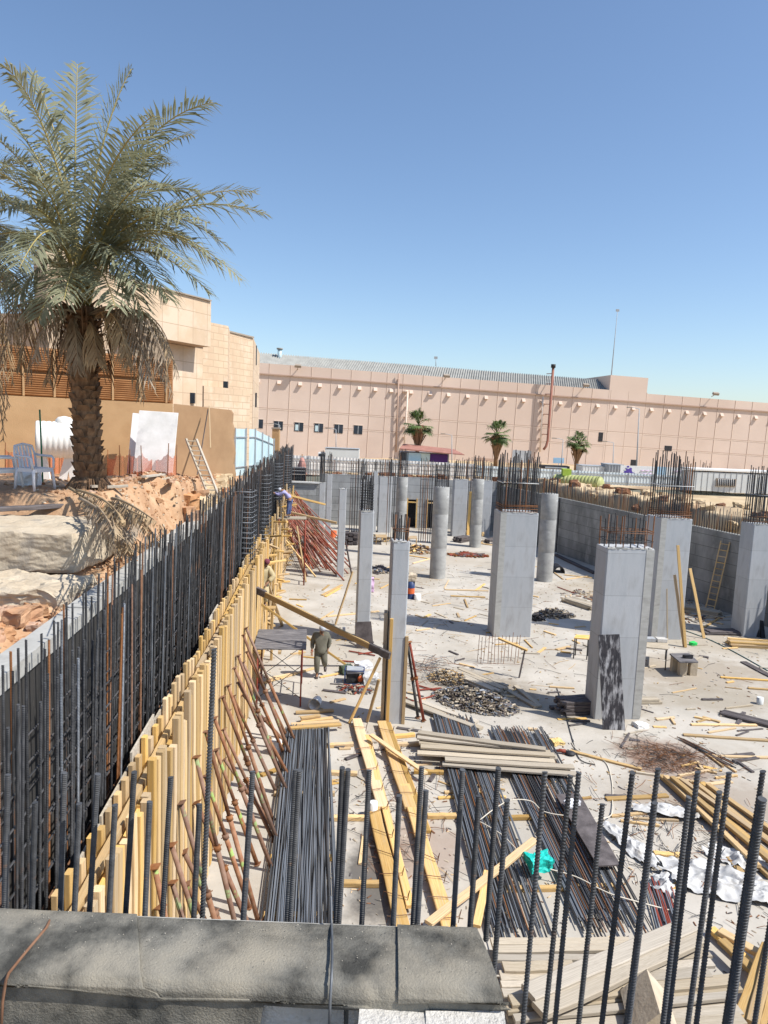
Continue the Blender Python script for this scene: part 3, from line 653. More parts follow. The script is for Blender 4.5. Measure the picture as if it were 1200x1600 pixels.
def frond(mb, p0, p1, p2, n=58, ll=.46, dead=False, seed=0, mi=0, mr=1, v=.35, start=.22):
    rr = random.Random(seed); pts = []
    for i in range(n+1):
        t = i/n; pts.append(p0*(1-t)**2+p1*2*t*(1-t)+p2*t*t)
    mb.tube(pts[::4]+([pts[-1]] if n % 4 else []), [.028*(1-.85*i/max(1, (n//4)))+.003 for i in range(len(pts[::4]+([pts[-1]] if n % 4 else [])))], 5, mr)
    for i in range(int(n*start), n):
        t = i/n; T = (pts[i+1]-pts[i]).normalized(); S = T.cross(Vector((0, 0, 1)))
        if S.length < .15: S = T.cross(Vector((.3, 1, .2)))
        S.normalize(); N_ = S.cross(T).normalized()
        prof = min(1, (t-start*.8)/.25)*(1-max(0, (t-.72)/.28)**1.6*.72)
        for sgn in (-1, 1):
            if rr.random() < (.16 if dead else .03): continue
            L = ll*prof*rr.uniform(.82, 1.1); fw_ = .45+.55*t+rr.uniform(-.12, .12)
            d = (T*fw_+S*sgn*rr.uniform(.75, 1)+N_*(v if not dead else -.2)*rr.uniform(.3, 1.5)).normalized()
            b = pts[i]+T*rr.uniform(-.01, .02); w_ = .022 if not dead else .016
            wv = d.cross(N_).normalized()*w_ ; 
            g1 = -.09*rr.uniform(.3, 1.8) if not dead else -.42; g2 = -.36*rr.uniform(.4, 1.7) if not dead else -1.0
            m1 = b+d*L*.5+Vector((0, 0, g1*L)); e = b+d*L*(1 if not dead else .62)+Vector((0, 0, g2*L))
            if dead: m1 += Vector((rr.uniform(-.03, .03), rr.uniform(-.03, .03), 0)); e += Vector((rr.uniform(-.06, .06), rr.uniform(-.06, .06), 0))
            mb.add([b-wv*.4, b+wv*.4, m1+wv, m1-wv, e], [(0, 1, 2, 3), (3, 2, 4)], mi)
def palm(root_name, label, base, crown_z, lean, trunk_r, fronds, deads, seed):
    rr = random.Random(seed)
    t = thing(root_name, label, 'palm tree', base); base = Vector(base); top_ = Vector((base.x+lean, base.y, crown_z))
    mb = MB(); ax = [base+(top_-base)*(i/12) for i in range(13)]
    mb.tube([base+Vector((0, 0, -.3))]+ax, [trunk_r*1.35]+[trunk_r*(1.25 if i == 0 else 1.0+.12*(i > 8)) for i in range(13)], 14)
    H_ = crown_z-base.z; k = 0; z = .35
    while z < H_:   # spiral of cut leaf bases
        for j in range(7):
            an = j/7*6.283+k*.45; c = base+(top_-base)*(z/H_)+Vector((math.cos(an), math.sin(an), 0))*trunk_r*.97
            o = Vector((math.cos(an), math.sin(an), 0)); tg = Vector((-math.sin(an), math.cos(an), 0)); up = Vector((0, 0, 1))
            wd = trunk_r*.40*rr.uniform(.7, 1.3); ht = rr.uniform(.06, .16); c = c+Vector((0, 0, rr.uniform(-.05, .05))); ou = rr.uniform(.02, .10)+(.05 if z > H_*.7 else 0)
            mb.add([c-tg*wd-up*ht*.5, c+tg*wd-up*ht*.5, c+tg*wd*.75+up*ht*.6+o*ou, c-tg*wd*.75+up*ht*.6+o*ou, c-tg*wd*.6+up*ht*.45-o*.05, c+tg*wd*.6+up*ht*.45-o*.05],
                   [(0, 1, 2, 3), (3, 2, 5, 4), (0, 3, 4), (1, 5, 2)])
        z += .155; k += 1
    for j in range(60):   # loose fibre and hanging stubs
        an = rr.uniform(0, 6.283); z = H_*rr.uniform(.62, 1.02); c = base+(top_-base)*(z/H_)+Vector((math.cos(an), math.sin(an), 0))*trunk_r
        mb.tube([c, c+Vector((math.cos(an)*.2, math.sin(an)*.2, .12)), c+Vector((math.cos(an)*.32, math.sin(an)*.32, -.15-rr.random()*.3))], [.03, .02, .006], 4)
    for j in range(130):
        an = rr.uniform(0, 6.283); c = base+Vector((math.cos(an), math.sin(an), 0))*trunk_r*1.2+Vector((0, 0, .4))
        mb.tube([c, c+Vector((math.cos(an)*.2, math.sin(an)*.2, -.3)), c+Vector((math.cos(an)*.3, math.sin(an)*.3, -.47))], [.022, .016, .005], 4)
    mb.build('trunk', M['trunk'], t)
    for i, (tip, c_up, sd_) in enumerate(fronds):
        o = Vector((rr.uniform(-.18, .18), rr.uniform(-.18, .18), rr.uniform(-.1, .35)))
        p0 = top_+o; d = tip-p0; ctrl = p0+Vector((d.x*.35, d.y*.35, max(d.z*.6, 0)+c_up))
        m_ = MB(); frond(m_, p0, ctrl, tip, n=74, seed=sd_, ll=.74); m_.build('frond', [M['leaf'], M['rachis']], t)
    for i, (tip, c_up, sd_) in enumerate(deads):
        p0 = top_+Vector((rr.uniform(-.2, .2), rr.uniform(-.2, .2), -.3)); d = tip-p0; ctrl = p0+Vector((d.x*.75, d.y*.75, c_up))
        m_ = MB(); frond(m_, p0, ctrl, tip, n=50, dead=True, seed=sd_, ll=.42, start=.3); m_.build('dead_frond', [M['leafdead'], M['leafdead']], t, label='dry drooping frond')
    return t, top_
PY = 14.0
def T_(px, py, dy): return A(px, py, PY+dy)
tipsR = [(205,108,.6,.5),(121,100,1.6,.2),(332,160,-.8,1.3),(300,210,1.7,.9),(418,335,.4,1.5),(400,300,2.0,1.0),(378,438,-.9,2.1),(345,420,1.2,1.8),(300,420,-2.0,1.5),(268,255,2.4,1.0),
         (50,112,.6,.4),(10,105,-.8,1.0),(-60,140,.9,1.2),(-80,260,-.8,1.4),(-60,330,1.6,1.6),(-20,420,-1.6,1.8),(30,420,-2.6,1.6),(60,300,-3.2,1.0),(230,330,-3.2,1.0),
         (180,240,2.8,.8),(80,200,2.8,.8),(240,180,-2.6,.9),(20,200,-2.8,.8),(205,395,-3.0,1.5),(250,400,2.5,1.6),(-90,430,.4,2.0),(280,350,-1.5,1.4),(-40,200,.5,1.0),(215,450,-1.6,1.7),
         (175,300,-3.5,1.2),(40,270,-1.8,1.1),(260,290,-2.4,1.2),(330,460,-.4,1.9),(265,470,-1.2,1.7),(20,480,-.8,1.7),(330,350,-1.6,1.5),(225,490,-.6,1.6),(60,500,-1.4,1.5),(180,480,-1.9,1.3),(100,470,-2.1,1.2),(290,380,1.4,1.8),(0,330,-1.5,1.4),(360,390,.3,1.9),(250,240,-.9,1.1),(310,300,.6,1.2)]
fr = [(T_(x, y, dy), c, i) for i, (x, y, dy, c) in enumerate(tipsR)]
dd = [(T_(x, y, dy), c, 100+i) for i, (x, y, dy, c) in enumerate([(262,600,.2,.75),(245,610,.5,.7),(225,625,-.3,.6),(272,570,-.4,.8),(205,560,.6,.5),(235,580,1.0,.7),(55,560,-.8,.6),(75,600,.3,.5),
      (40,600,.2,.8),(20,540,-.6,.9),(30,580,.8,.8),(265,540,.9,.8),(0,570,.4,.9),(270,622,-.1,.8),(280,590,.0,.85),(235,600,-.7,.7),(200,570,-.9,.6),(10,520,-1,.8),(255,560,-.8,.8),(-20,560,0,1.0),(250,585,-.5,.9),(122,575,-.55,.15),(152,565,-.6,.1),(100,545,-.3,.3)])]
pb = G(140, 768, 6.62)
fr = [f for i, f in enumerate(fr) if tipsR[i][2] > -2.7 and tipsR[i][2] < 2.6]
palm('date_palm', 'large date palm with green crown and hanging dry fronds beside the white tank', (pb.x, pb.y, 6.5), 10.25, -.12, .255, fr, dd, 5)
b2 = A(-75, 740, 16.5)
def T2(px, py, dy): return A(px, py, 16.5+dy)
fr2 = [(T2(x, y, dy), c, 300+i) for i, (x, y, dy, c) in enumerate([(60,330,-1,1.5),(90,420,-.8,1.6),(70,250,.6,1.0),(20,250,1,.8),(80,480,.5,1.8),(40,470,-1.8,1.6),(-100,200,0,.5),(-200,300,0,1),(-250,420,0,1.5),(0,390,-2.4,1.3),(60,400,1.5,1.5),(-120,300,-2,.8),(10,460,-1,1.7)])]
dd2 = [(T2(x, y, dy), c, 400+i) for i, (x, y, dy, c) in enumerate([(12,640,-.4,.9),(6,690,-.6,1.0),(40,560,.2,1.1),(20,600,-.9,.9),(60,540,0,1.1),(50,600,.6,1),(8,660,.1,.9),(-10,620,-.5,.9),(45,500,-.5,1.2),(75,530,.5,1.3)])]
palm('date_palm', 'second date palm cut off by the left edge, dry fronds hanging into view', (b2.x, b2.y, 6.3), 11.3, 0, .28, fr2, dd2, 8)
def gz0(px, py):
    p = G(px, py, 6.5)
    for _ in range(8): p = G(px, py, zleft(p.x, p.y))
    return p
# heap of cut dead fronds on the bank
for k, (a, b_, z1) in enumerate([((R.uniform(112, 200), R.uniform(772, 800)), (R.uniform(170, 240), R.uniform(810, 870)), .3) for _ in range(5)]+[((108,772),(205,872),.25),((130,778),(232,868),.3),((150,782),(250,850),.35),((165,800),(215,885),.3),((175,790),(240,830),.4),((140,790),(195,880),.25),((120,776),(190,830),.3),((185,800),(245,865),.3),((180,812),(205,880),.2),((215,790),(255,840),.2),((112,776),(178,850),.35),((150,796),(222,872),.4),((160,786),(232,842),.5),((125,790),(205,858),.3),((195,792),(238,862),.3)]):
    p = gz0(*a)+Vector((0, 0, .12)); q = gz0(*b_)+Vector((0, 0, .15))
    m_ = MB(); frond(m_, p, (p+q)/2+Vector((R.uniform(-.3, .3), 0, z1*.35)), q, n=40, dead=True, seed=600+k, ll=.26, start=.05)
    m_.build('dead_frond', [M['leafdead'], M['leafdead']], origin=p, label='cut dry palm frond in the heap on the sand bank', cat='palm frond', group='cut fronds heaped on the bank')
# ------------------------------------------------------------ left boundary wall, louvres, stone building
def wallpart(root, name, m, a, b, z0, z1, t, label=None, off=0):
    a = Vector((a[0], a[1], 0)); b = Vector((b[0], b[1], 0)); l = (b-a).length; fr_ = frame(b-a)
    mb = MB(); mb.box((l/2, t/2+off, (z1-z0)/2), (l, t, z1-z0)); o = mb.build(name, m, origin=(0, 0, 0), label=label)
    o.parent = root; o.matrix_basis = root.matrix_basis.inverted() @ (Matrix.Translation((a.x, a.y, z0)) @ fr_.to_4x4()); return o
def XY(px, Y): p = A(px, 655, Y); return (p.x, Y)
M['stucco'] = mat('tan_stucco', (.40, .255, .13), (.46, .30, .16), 1.1, bump=.3, c3=(.36, .22, .11), sc3=.8, t3=(.5, .7))
sw = thing('stucco_wall', 'tan stucco garden wall with a ragged right end behind the palm', 'wall', (*XY(270, 24), 6))
wallpart(sw, 'wall_panel', M['stucco'], XY(-120, 20), XY(270, 24), 5.9, 8.62, .25)
a = XY(271, 24); b = XY(368, 27); l = math.dist(a, b)
mb = MB(); dirw = (Vector(b)-Vector(a)).normalized(); M['brown'] = mat('brown_stucco', (.30, .185, .10), (.37, .235, .13), 1.1, bump=.3)
poly = [(0, 5.9), (l*.97, 5.6), (l, 6.1), (l*.965, 6.5), (l*.99, 6.9), (l*.955, 7.4), (l*.97, 7.8), (l*.93, 8.05), (l*.94, 8.4), (l*.90, 8.52), (0, 8.62)]
mb.prism([(a[0]+dirw.x*u, a[1]+dirw.y*u, z) for u, z in poly], (0, .25, 0)); mb.build('broken_end', M['brown'], sw)
lv = thing('louvre_screen', 'brown slatted louvre screen above the tan wall behind the palm', 'screen', (*XY(180, 23), 8.62))
M['louvre'] = mat('brown_slats', (.30, .14, .055), (.38, .19, .08), 3, rough=.7)
a = Vector((*XY(-120, 20.2), 0)); b = Vector((*XY(268, 24.2), 0)); fr_ = frame(b-a); l = (b-a).length
for z0, z1 in ((8.66, 9.32), (9.42, 10.08)):
    mb = MB(); z = z0
    while z < z1: mb.box((a+b)/2+Vector((0, 0, z+.03)), (l, .05, .042), fr_ @ Matrix.Rotation(.5, 3, 'X')); z += .066
    mb.build('slat_panel', M['louvre'], lv)
mb = MB(); mb.box((a+b)/2+Vector((0, .12, 9.37)), (l, .03, 1.5), fr_); mb.build('backing', M['louvre'], lv)
for k in range(9):
    p = a+(b-a)*(k/8.2); mb = MB(); mb.box(p+Vector((0, -.03, 9.37)), (.06, .06, 1.46), fr_); mb.build('post', M['stucco'], lv)
M['stone'] = tiles(mat('peach_stone', (.56, .42, .285), (.64, .49, .35), .8, bump=.15, c3=(.66, .53, .40), sc3=.5, t3=(.5, .6)), .95, .72, .016, (.42, .31, .215), 0, .10)
M['stone2'] = tiles(mat('rough_stone', (.56, .41, .28), (.64, .49, .34), .9, bump=.3, c3=(.66, .52, .38), sc3=.7, t3=(.5, .6)), .75, .34, .02, (.46, .34, .235), .5, .08)
M['trim'] = mat('grey_trim', (.30, .25, .2), (.34, .29, .24), 2)
sb = thing('stone_building', 'peach stone clad building with stepped blocks rising behind the palm', 'building', (*XY(250, 31), 4.5))
wallpart(sb, 'tower', M['stone'], XY(76, 27), XY(172, 28.3), 5, 14.35, 2.5)
wallpart(sb, 'tower_side', M['stone'], XY(60, 31), XY(75, 27.1), 5, 14.33, .6)
wallpart(sb, 'left_wall', M['stone'], XY(-150, 32), XY(62, 31), 5, 12.3, .6)
wallpart(sb, 'upper_slab', M['stone'], XY(172, 28.7), XY(328, 34), 11.5, 13.57, 2.0)
wallpart(sb, 'slab_cap', M['trim'], XY(172, 28.6), XY(329, 33.9), 13.575, 13.63, 2.2)
wallpart(sb, 'recessed_wall', M['stone'], XY(160, 29.4), XY(316, 34.9), 5, 11.49, .5)
wallpart(sb, 'middle_block', M['stone2'], XY(316, 36.0), XY(355, 37.6), 5, 12.95, 3)
wallpart(sb, 'middle_return', M['stone2'], XY(355.2, 37.7), XY(359, 41), 5, 12.93, .5)
wallpart(sb, 'end_block', M['stone2'], XY(357, 39.6), XY(394, 42), 4.2, 12.86, .35)
wallpart(sb, 'end_cap', M['trim'], XY(357, 39.5), XY(395, 41.9), 12.865, 12.95, .5)
wallpart(sb, 'end_return', M['stone'], XY(394.5, 42.1), XY(404, 51), 4.0, 12.84, .5)
wallpart(sb, 'low_wall', M['stone2'], XY(318, 35.4), XY(390, 38.6), 5, 9.75, .4)
for px, py, w_, h_, Y in ((352, 602, .25, .4, 37.3), (398.5, 555, .2, 1.2, 45), (398.5, 625, .2, .9, 45), (300, 622, .25, .5, 34.1)):
    p = A(px, py, Y); wallpart(sb, 'window', M['glass'], (p.x-w_/2, Y-.0), (p.x+w_/2, Y+.02), p.z-h_/2, p.z+h_/2, .2)
# pale blue hoarding by the far left
M['hoard'] = mat('pale_blue_sheet', (.42, .56, .60), (.52, .64, .67), 1.2, rough=.55)
def corrug(name, label, pts, z0, z1, m, period=.22, posts=True, cat='hoarding'):
    t = thing(name, label, cat, (pts[0][0], pts[0][1], z0[0]))
    for i in range(len(pts)-1):
        a = Vector((*pts[i], 0)); b = Vector((*pts[i+1], 0)); l = (b-a).length; x = (b-a).normalized(); nrm = Vector((-x.y, x.x, 0)); k = int(l/period*4)
        ft = []; 
        for j in range(k+1):
            u = j/k; ph = (j % 4); d = (0, 0, .03, .03)[ph]; ft.append(a+x*l*u+nrm*d)
        za = lambda u: z0[i]*(1-u)+z0[i+1]*u; zb_ = lambda u: z1[i]*(1-u)+z1[i+1]*u
        mb = MB(); vs = [f+Vector((0, 0, za(j/k))) for j, f in enumerate(ft)]+[f+Vector((0, 0, zb_(j/k))) for j, f in enumerate(ft)]
        vs += [v+nrm*.006 for v in vs]; K = k+1
        fs = [(j, j+1, K+j+1, K+j) for j in range(k)]+[(2*K+j, 3*K+j, 3*K+j+1, 2*K+j+1) for j in range(k)]+[(K+j, K+j+1, 3*K+j+1, 3*K+j) for j in range(k)]
        mb.add(vs, fs); mb.build('sheet', m, t)
        if posts:
            n = max(1, int(l/2.4))
            for j in range(n+1):
                p = a+x*l*j/n-nrm*.06; u = j/n; mb = MB(); mb.box(p+Vector((0, 0, (za(u)+zb_(u))/2)), (.07, .07, zb_(u)-za(u)+.1), frame(x)); mb.build('post', M['greytin'], t)
            for f_ in (.3, .85):
                pa = a-nrm*.03+Vector((0, 0, za(0)*(1-f_)+zb_(0)*f_)); pb_ = b-nrm*.03+Vector((0, 0, za(1)*(1-f_)+zb_(1)*f_))
                mb = MB(); mb.beam(pa, pb_, .05, .05); mb.build('rail', M['greytin'], t)
    return t
corrug('hoarding', 'pale blue corrugated site fence beside the ragged tan wall', [XY(366, 35), XY(398, 41), XY(428, 50)], (5.0, 4.7, 4.3), (7.72, 7.65, 6.9), M['hoard'])
wp = thing('gate_pier', 'tall narrow tan pier right of the pale blue corrugated fence', 'pier', (*XY(432, 51), 4.2))
mb = MB(); p = XY(432, 51); mb.box((p[0], p[1], 5.9), (.5, .5, 3.4)); mb.build('shaft', M['stucco'], wp)
mb = MB(); mb.box((p[0], p[1], 7.65), (.6, .6, .1)); mb.build('cap', M['trim'], wp)
M['fence'] = mat('pale_fence', (.50, .56, .58), (.60, .65, .66), .8, rough=.6)
corrug('hoarding', 'long low pale metal fence behind the back wall, left half below the grey truck', [XY(440, 64.5), XY(745, 65.5)], (3.3, 3.3), (5.15, 4.95), mat('white_fence', (.62, .61, .59), (.70, .69, .67), .8), period=.3)
corrug('hoarding', 'long low pale blue fence behind the tank and the soil bank', [XY(750, 66), XY(1300, 68)], (3.3, 3.3), (4.8, 4.35), M['fence'], period=.3)
# ------------------------------------------------------------ pink building
TILT = math.radians(1.45)
a = Vector((*XY(395, 100), 3.0)); b = Vector((*XY(1215, 112), 3.0))
PM = frame(b-a) @ Matrix.Rotation(TILT, 3, 'Y')
pk = thing('pink_building', 'long pink panelled building with a ribbed grey metal roof across the background', 'building', a, rot=PM)
PI_ = pk.matrix_basis.inverted()
def hit(px, py, y=0):
    o = PI_ @ CAM; d = PI_.to_3x3() @ ray(px, py); t = (y-o.y)/d.y; q = o+d*t; return q.x, q.z
M['pink'] = mat('pink_render', (.61, .485, .405), (.66, .53, .445), .12, bump=.1, c3=(.58, .455, .375), sc3=.05, t3=(.45, .6))
M['pinkdk'] = mat('pink_groove', (.40, .28, .215), (.44, .31, .24), 2)
M['pinklt'] = mat('pink_edge', (.70, .58, .48), (.72, .6, .5), 2)
M['pinkband'] = mat('pale_band', (.50, .41, .35), (.55, .45, .39), 1)
def pbox(x0, x1, z0, z1, y0, y1, name, m):
    mb = MB(); mb.box(((x0+x1)/2, (y0+y1)/2, (z0+z1)/2), (x1-x0, y1-y0, z1-z0)); mb.v = [pk.matrix_basis @ v for v in mb.v]; return mb.build(name, m, pk)
zt = hit(420, 568)[1]; x0 = hit(385, 600)[0]; x1 = hit(953, 600)[0]; x2 = hit(1012, 600)[0]; x3 = hit(1330, 650)[0]
pbox(x0, x1, -1, zt, 0, 20, 'main_wall', M['pink'])
pbox(x1, x2, -1, hit(980, 588)[1], -.02, 20, 'raised_block', M['pink'])
ztr = hit(1100, 622)[1]; pbox(x2, x3, -1, ztr, 0, 20, 'right_wall', M['pink'])
# joints
mb = MB()
def jl(x0, x1, z0, z1, d=.012, mi=0):
    mb.box(((x0+x1)/2, -d, (z0+z1)/2), (x1-x0, .03, z1-z0), mi=mi)
zc = hit(700, 606)[1]; zband = hit(700, 617)[1]; zj1 = hit(700, 657)[1]; zj2 = hit(700, 680)[1]; zj3 = hit(1100, 725)[1]
for z in (zj1, zj2): jl(x0, x3, z-.05, z+.05); jl(x0, x3, z-.15, z-.05, mi=1)
bxs = [403,436,469,500,531,562,587,612,643,673,702,732,761,791,820,849,878,908,937,965,993,1022,1050,1078,1106,1133,1160,1187,1213,1240]
for i, bx_ in enumerate(bxs):
    u = hit(bx_+15, 640)[0]; jl(u-.035, u+.035, 0, ztr if bx_ > 1012 else zt, .013, 0); jl(u+.035, u+.09, 0, ztr if bx_ > 1012 else zt, .012, 1)
mb.v = [pk.matrix_basis @ v for v in mb.v]; mb.build('panel_joint', [M['pinkdk'], M['pinklt']], pk)
pbox(x0, x3, zc-.07, zc+.10, -.22, .02, 'cornice', M['pinkdk'])
for i, bx_ in enumerate(bxs):
    u = hit(bx_, 600)[0]; mb = MB(); w_ = .26; zz = zc-.7
    mb.add([pk.matrix_basis @ Vector(v) for v in ((u-w_, 0, zz), (u+w_, 0, zz), (u+w_, 0, zz-.55), (u-w_, 0, zz-.55), (u-w_, -.4, zz-.5), (u+w_, -.4, zz-.5), (u-w_, -.3, zz-.56), (u+w_, -.3, zz-.56))],
           [(0, 1, 5, 4), (4, 5, 7, 6), (6, 7, 2, 3), (0, 4, 6, 3), (1, 2, 7, 5)]); mb.build('bracket', M['pink'], pk)
for px, py in ((404, 662), (435, 665), (467, 667), (498, 668.5), (529, 670), (559.5, 671.5)):
    u, z = hit(px, py); f_ = pbox(u-.62, u+.62, z-.62, z+.62, -.05, .04, 'window', M['glass'])
    pbox(u-.66, u+.66, z+.62, z+.70, -.09, .04, 'window_sill', M['pinklt']); pbox(u-.04, u+.04, z-.6, z+.6, -.07, -.05, 'window_bar', M['greytin'])
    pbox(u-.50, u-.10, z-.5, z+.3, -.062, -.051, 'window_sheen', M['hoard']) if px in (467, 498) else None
for px, py, hw, hh in ((938.5, 683, .35, .68), (1044, 700.5, .6, .38), (990, 723, .5, .45)):
    u, z = hit(px, py); pbox(u-hw, u+hw, z-hh, z+hh, -.04, .04, 'opening', M['black'])
u0, z0 = hit(801, 703); u1, z1 = hit(829, 720); pbox(u0, u1, z1-1, z0, -.03, .05, 'shutter', M['greytin'])
u0, z0 = hit(742, 715); u1, z1 = hit(770, 730); pbox(u0, u1, z1-1, z0, -.03, .05, 'shutter', M['pinkdk'])
# roof: ribbed metal, rising away from the parapet
mb = MB(); zr0, zr1 = zt+.05, hit(420, 553)[1]+.35; n = 150
vs = []
for i in range(n*2+1):
    u = x0+(x1-x0)*i/(n*2); dz = .22 if i % 2 else 0
    vs += [pk.matrix_basis @ Vector((u, .6, zr0+dz-.25)), pk.matrix_basis @ Vector((u+1.2, 4.5, zr1+dz))]
mb.add(vs, [(2*i, 2*i+2, 2*i+3, 2*i+1) for i in range(n*2)])
M['roof'] = mat('ribbed_roof', (.25, .25, .235), (.33, .33, .31), 1, rough=.8)
mb.build('metal_roof', M['roof'], pk)
pbox(x0, x1, zt-1, zr1-.05, 4.4, 19.8, 'roof_body', M['roof'])
for px in (465, 695, 911, 1112):
    u, z = hit(px, 572+.066*(px-465)+4); mb = MB()
    mb.tube([Vector((u, 0, z-.1)), Vector((u, -.9, z+.25))], .06, 5); mb.box((u, -1.0, z+.3), (.9, .45, .35), Matrix.Rotation(.5, 3, 'X')); mb.v = [pk.matrix_basis @ v for v in mb.v]; mb.build('floodlight', M['trim'], pk)
def pipe(px_list, r, m, yy=-.35, name='downpipe'):
    pts = [Vector((hit(px, py)[0], yy, hit(px, py)[1])) for px, py in px_list]
    mb = MB(); mb.tube(pts, r, 8)
    for k in range(6):
        if len(pts) > 1:
            f_ = (k+.5)/6; p = pts[0]+(pts[-1]-pts[0])*f_; mb.box((p.x, yy/2, p.z), (r*3, abs(yy), .08))
    mb.v = [pk.matrix_basis @ v for v in mb.v]; return mb.build(name, m, pk)
pipe([(622.5, 583), (618, 706)], .11, M['pinkdk']); pipe([(636, 612), (630, 706)], .13, M['pinklt'], -.6)
pipe([(630, 612), (637, 611)], .09, M['pinklt'], -.6); pipe([(847, 620), (842, 706)], .12, M['pinklt'], -.4)
M['flue'] = mat('red_flue', (.26, .11, .08), (.32, .15, .11), 2)
fl = thing('flue_pipe', 'tall rusty red flue pipe with a black cap in front of the pink building', 'pipe', pk.matrix_basis @ Vector((hit(848, 700)[0], -1, hit(848, 700)[1])))
pts = [pk.matrix_basis @ Vector((hit(px, py)[0], -1.1, hit(px, py)[1])) for px, py in ((860, 575), (851.5, 688), (849, 697), (845, 702))]
mb = MB(); mb.tube(pts, .19, 10); mb.build('pipe', M['flue'], fl)
mb = MB(); p = pts[0]; mb.tube([p+Vector((0, 0, -.05)), p+Vector((0, 0, .45))], .34, 10); mb.build('cap', M['black'], fl)
for k in range(7):
    p = pts[0]+(pts[1]-pts[0])*(k+.6)/7.2; q = p+pk.matrix_basis.to_3x3() @ Vector((-.5, 1.1, 0)); mb = MB(); mb.beam(p, q, .1, .1); mb.build('wall_clamp', M['flue'], fl)
def mast(label, px0, py0, px1, py1, Y, r, z0=None):
    p = A(px1, py1, Y); q = A(px0, py0, Y); t = thing('antenna_mast', label, 'mast', p)
    mb = MB(); mb.tube([p, q], [r, r*.5], 6); mb.build('pole', M['greytin'], t)
    mb = MB(); mb.box(q, (.5, .1, .35)); mb.build('head', M['greytin'], t)
mast('tall thin antenna mast on the roof above the raised pink block', 965, 485, 955, 588, 112, .08)
mast('tiny short mast on the ribbed grey roof above the left pipes', 681, 559, 681, 572, 106, .06)
vt = thing('roof_vent', 'small grey vent stack on the left end of the ribbed roof', 'vent', A(437, 556, 104)); p = A(437, 556, 104)
mb = MB(); mb.tube([p+Vector((0, 0, -1)), p+Vector((0, 0, .9))], .3, 10); mb.build('stack', M['hoard'], vt); mb = MB(); mb.tube([p+Vector((0, 0, .9)), p+Vector((0, 0, 1.1))], .45, 10); mb.build('hood', M['roof'], vt)
# ------------------------------------------------------------ street behind: palms, vehicles, signs, lamps
M['fan'] = mat('fan_leaf', (.06, .10, .025), (.14, .19, .06), 1, rough=.5)
M['skirt'] = mat('dry_skirt', (.16, .09, .05), (.26, .16, .09), 2)
def fanpalm(label, px, py, Y, R_, ht_px):
    rr = random.Random(int(px)); c = A(px, py, Y); t = thing('fan_palm', label, 'palm tree', (c.x, c.y, 3.3), group='fan palms before the pink building')
    mb = MB(); mb.tube([(c.x, c.y, 3.2), (c.x, c.y, c.z)], [.28, .2], 8); mb.build('trunk', M['skirt'], t)
    mb = MB(); zb2 = A(px, ht_px, Y).z
    for k in range(150):
        an = rr.uniform(0, 6.28); r = R_*.5*rr.uniform(.3, 1); a_ = Vector((c.x+math.cos(an)*r, c.y+math.sin(an)*r, c.z-rr.uniform(0, .7)*R_)); f_ = rr.uniform(.3, 1)
        e = Vector((c.x+math.cos(an)*r*.25, c.y+math.sin(an)*r*.25, c.z+(zb2-c.z)*f_)); w_ = Vector((-math.sin(an), math.cos(an), 0))*.14
        mb.add([a_-w_, a_+w_, e+w_*.3, e-w_*.3], [(0, 1, 2, 3)])
    mb.build('dead_skirt', M['skirt'], t)
    for k in range(34):
        an = rr.uniform(0, 6.28); el = rr.uniform(-.7, 1.45); d = Vector((math.cos(an)*math.cos(el), math.sin(an)*math.cos(el), math.sin(el)))
        L = R_*rr.uniform(.5, .72); p = c+d*L; mb = MB(); mb.tube([c, p], .03, 4); s = d.cross(Vector((0, 0, 1))); s = s.normalized() if s.length > .1 else Vector((1, 0, 0)); n_ = 15
        for j in range(n_):
            a2 = (j/(n_-1)-.5)*3.6; dd_ = (d*math.cos(a2)+s*math.sin(a2)).normalized(); Lf = R_*rr.uniform(.38, .5)
            wv = dd_.cross(Vector((0, 0, 1))+d*.3).normalized()*.07*R_/2; m1 = p+dd_*Lf*.6; e = p+dd_*Lf+Vector((0, 0, -.22*Lf-.1))
            mb.add([p, m1+wv, e, m1-wv], [(0, 1, 2, 3)])
        mb.build('fan_frond', M['fan'], t)
fanpalm('fan palm farthest left of the three, above the purple shop banner', 654, 664, 86, 2.1, 706)
fanpalm('middle fan palm of the three, right of the shop with the purple banner', 777, 679, 86, 1.95, 722)
fanpalm('fan palm nearest the red flue pipe on its right, above the yellow tank', 903, 694, 84, 1.75, 728)
M['purple'] = mat('purple_banner', (.06, .02, .12), (.08, .03, .15), 1); M['violet'] = mat('violet_print', (.10, .06, .32), (.12, .08, .36), 1)
M['lblue'] = mat('light_blue_print', (.30, .50, .66), (.45, .62, .75), .8); M['pinkpr'] = mat('pale_pink_print', (.62, .42, .62), (.7, .5, .7), 2)
M['redroof'] = mat('red_awning', (.30, .14, .11), (.38, .19, .15), 1); M['cabin'] = mat('cabin_wall', (.55, .57, .56), (.64, .66, .65), .7, rough=.6)
def quadbox(name, root, px0, py0, px1, py1, Y, t, m, dy=0):
    a = A(px0, py0, Y); b = A(px1, py1, Y); mb = MB(); mb.box(((a.x+b.x)/2, Y+t/2+dy, (a.z+b.z)/2), (abs(b.x-a.x), t, abs(a.z-b.z))); return mb.build(name, m, root)
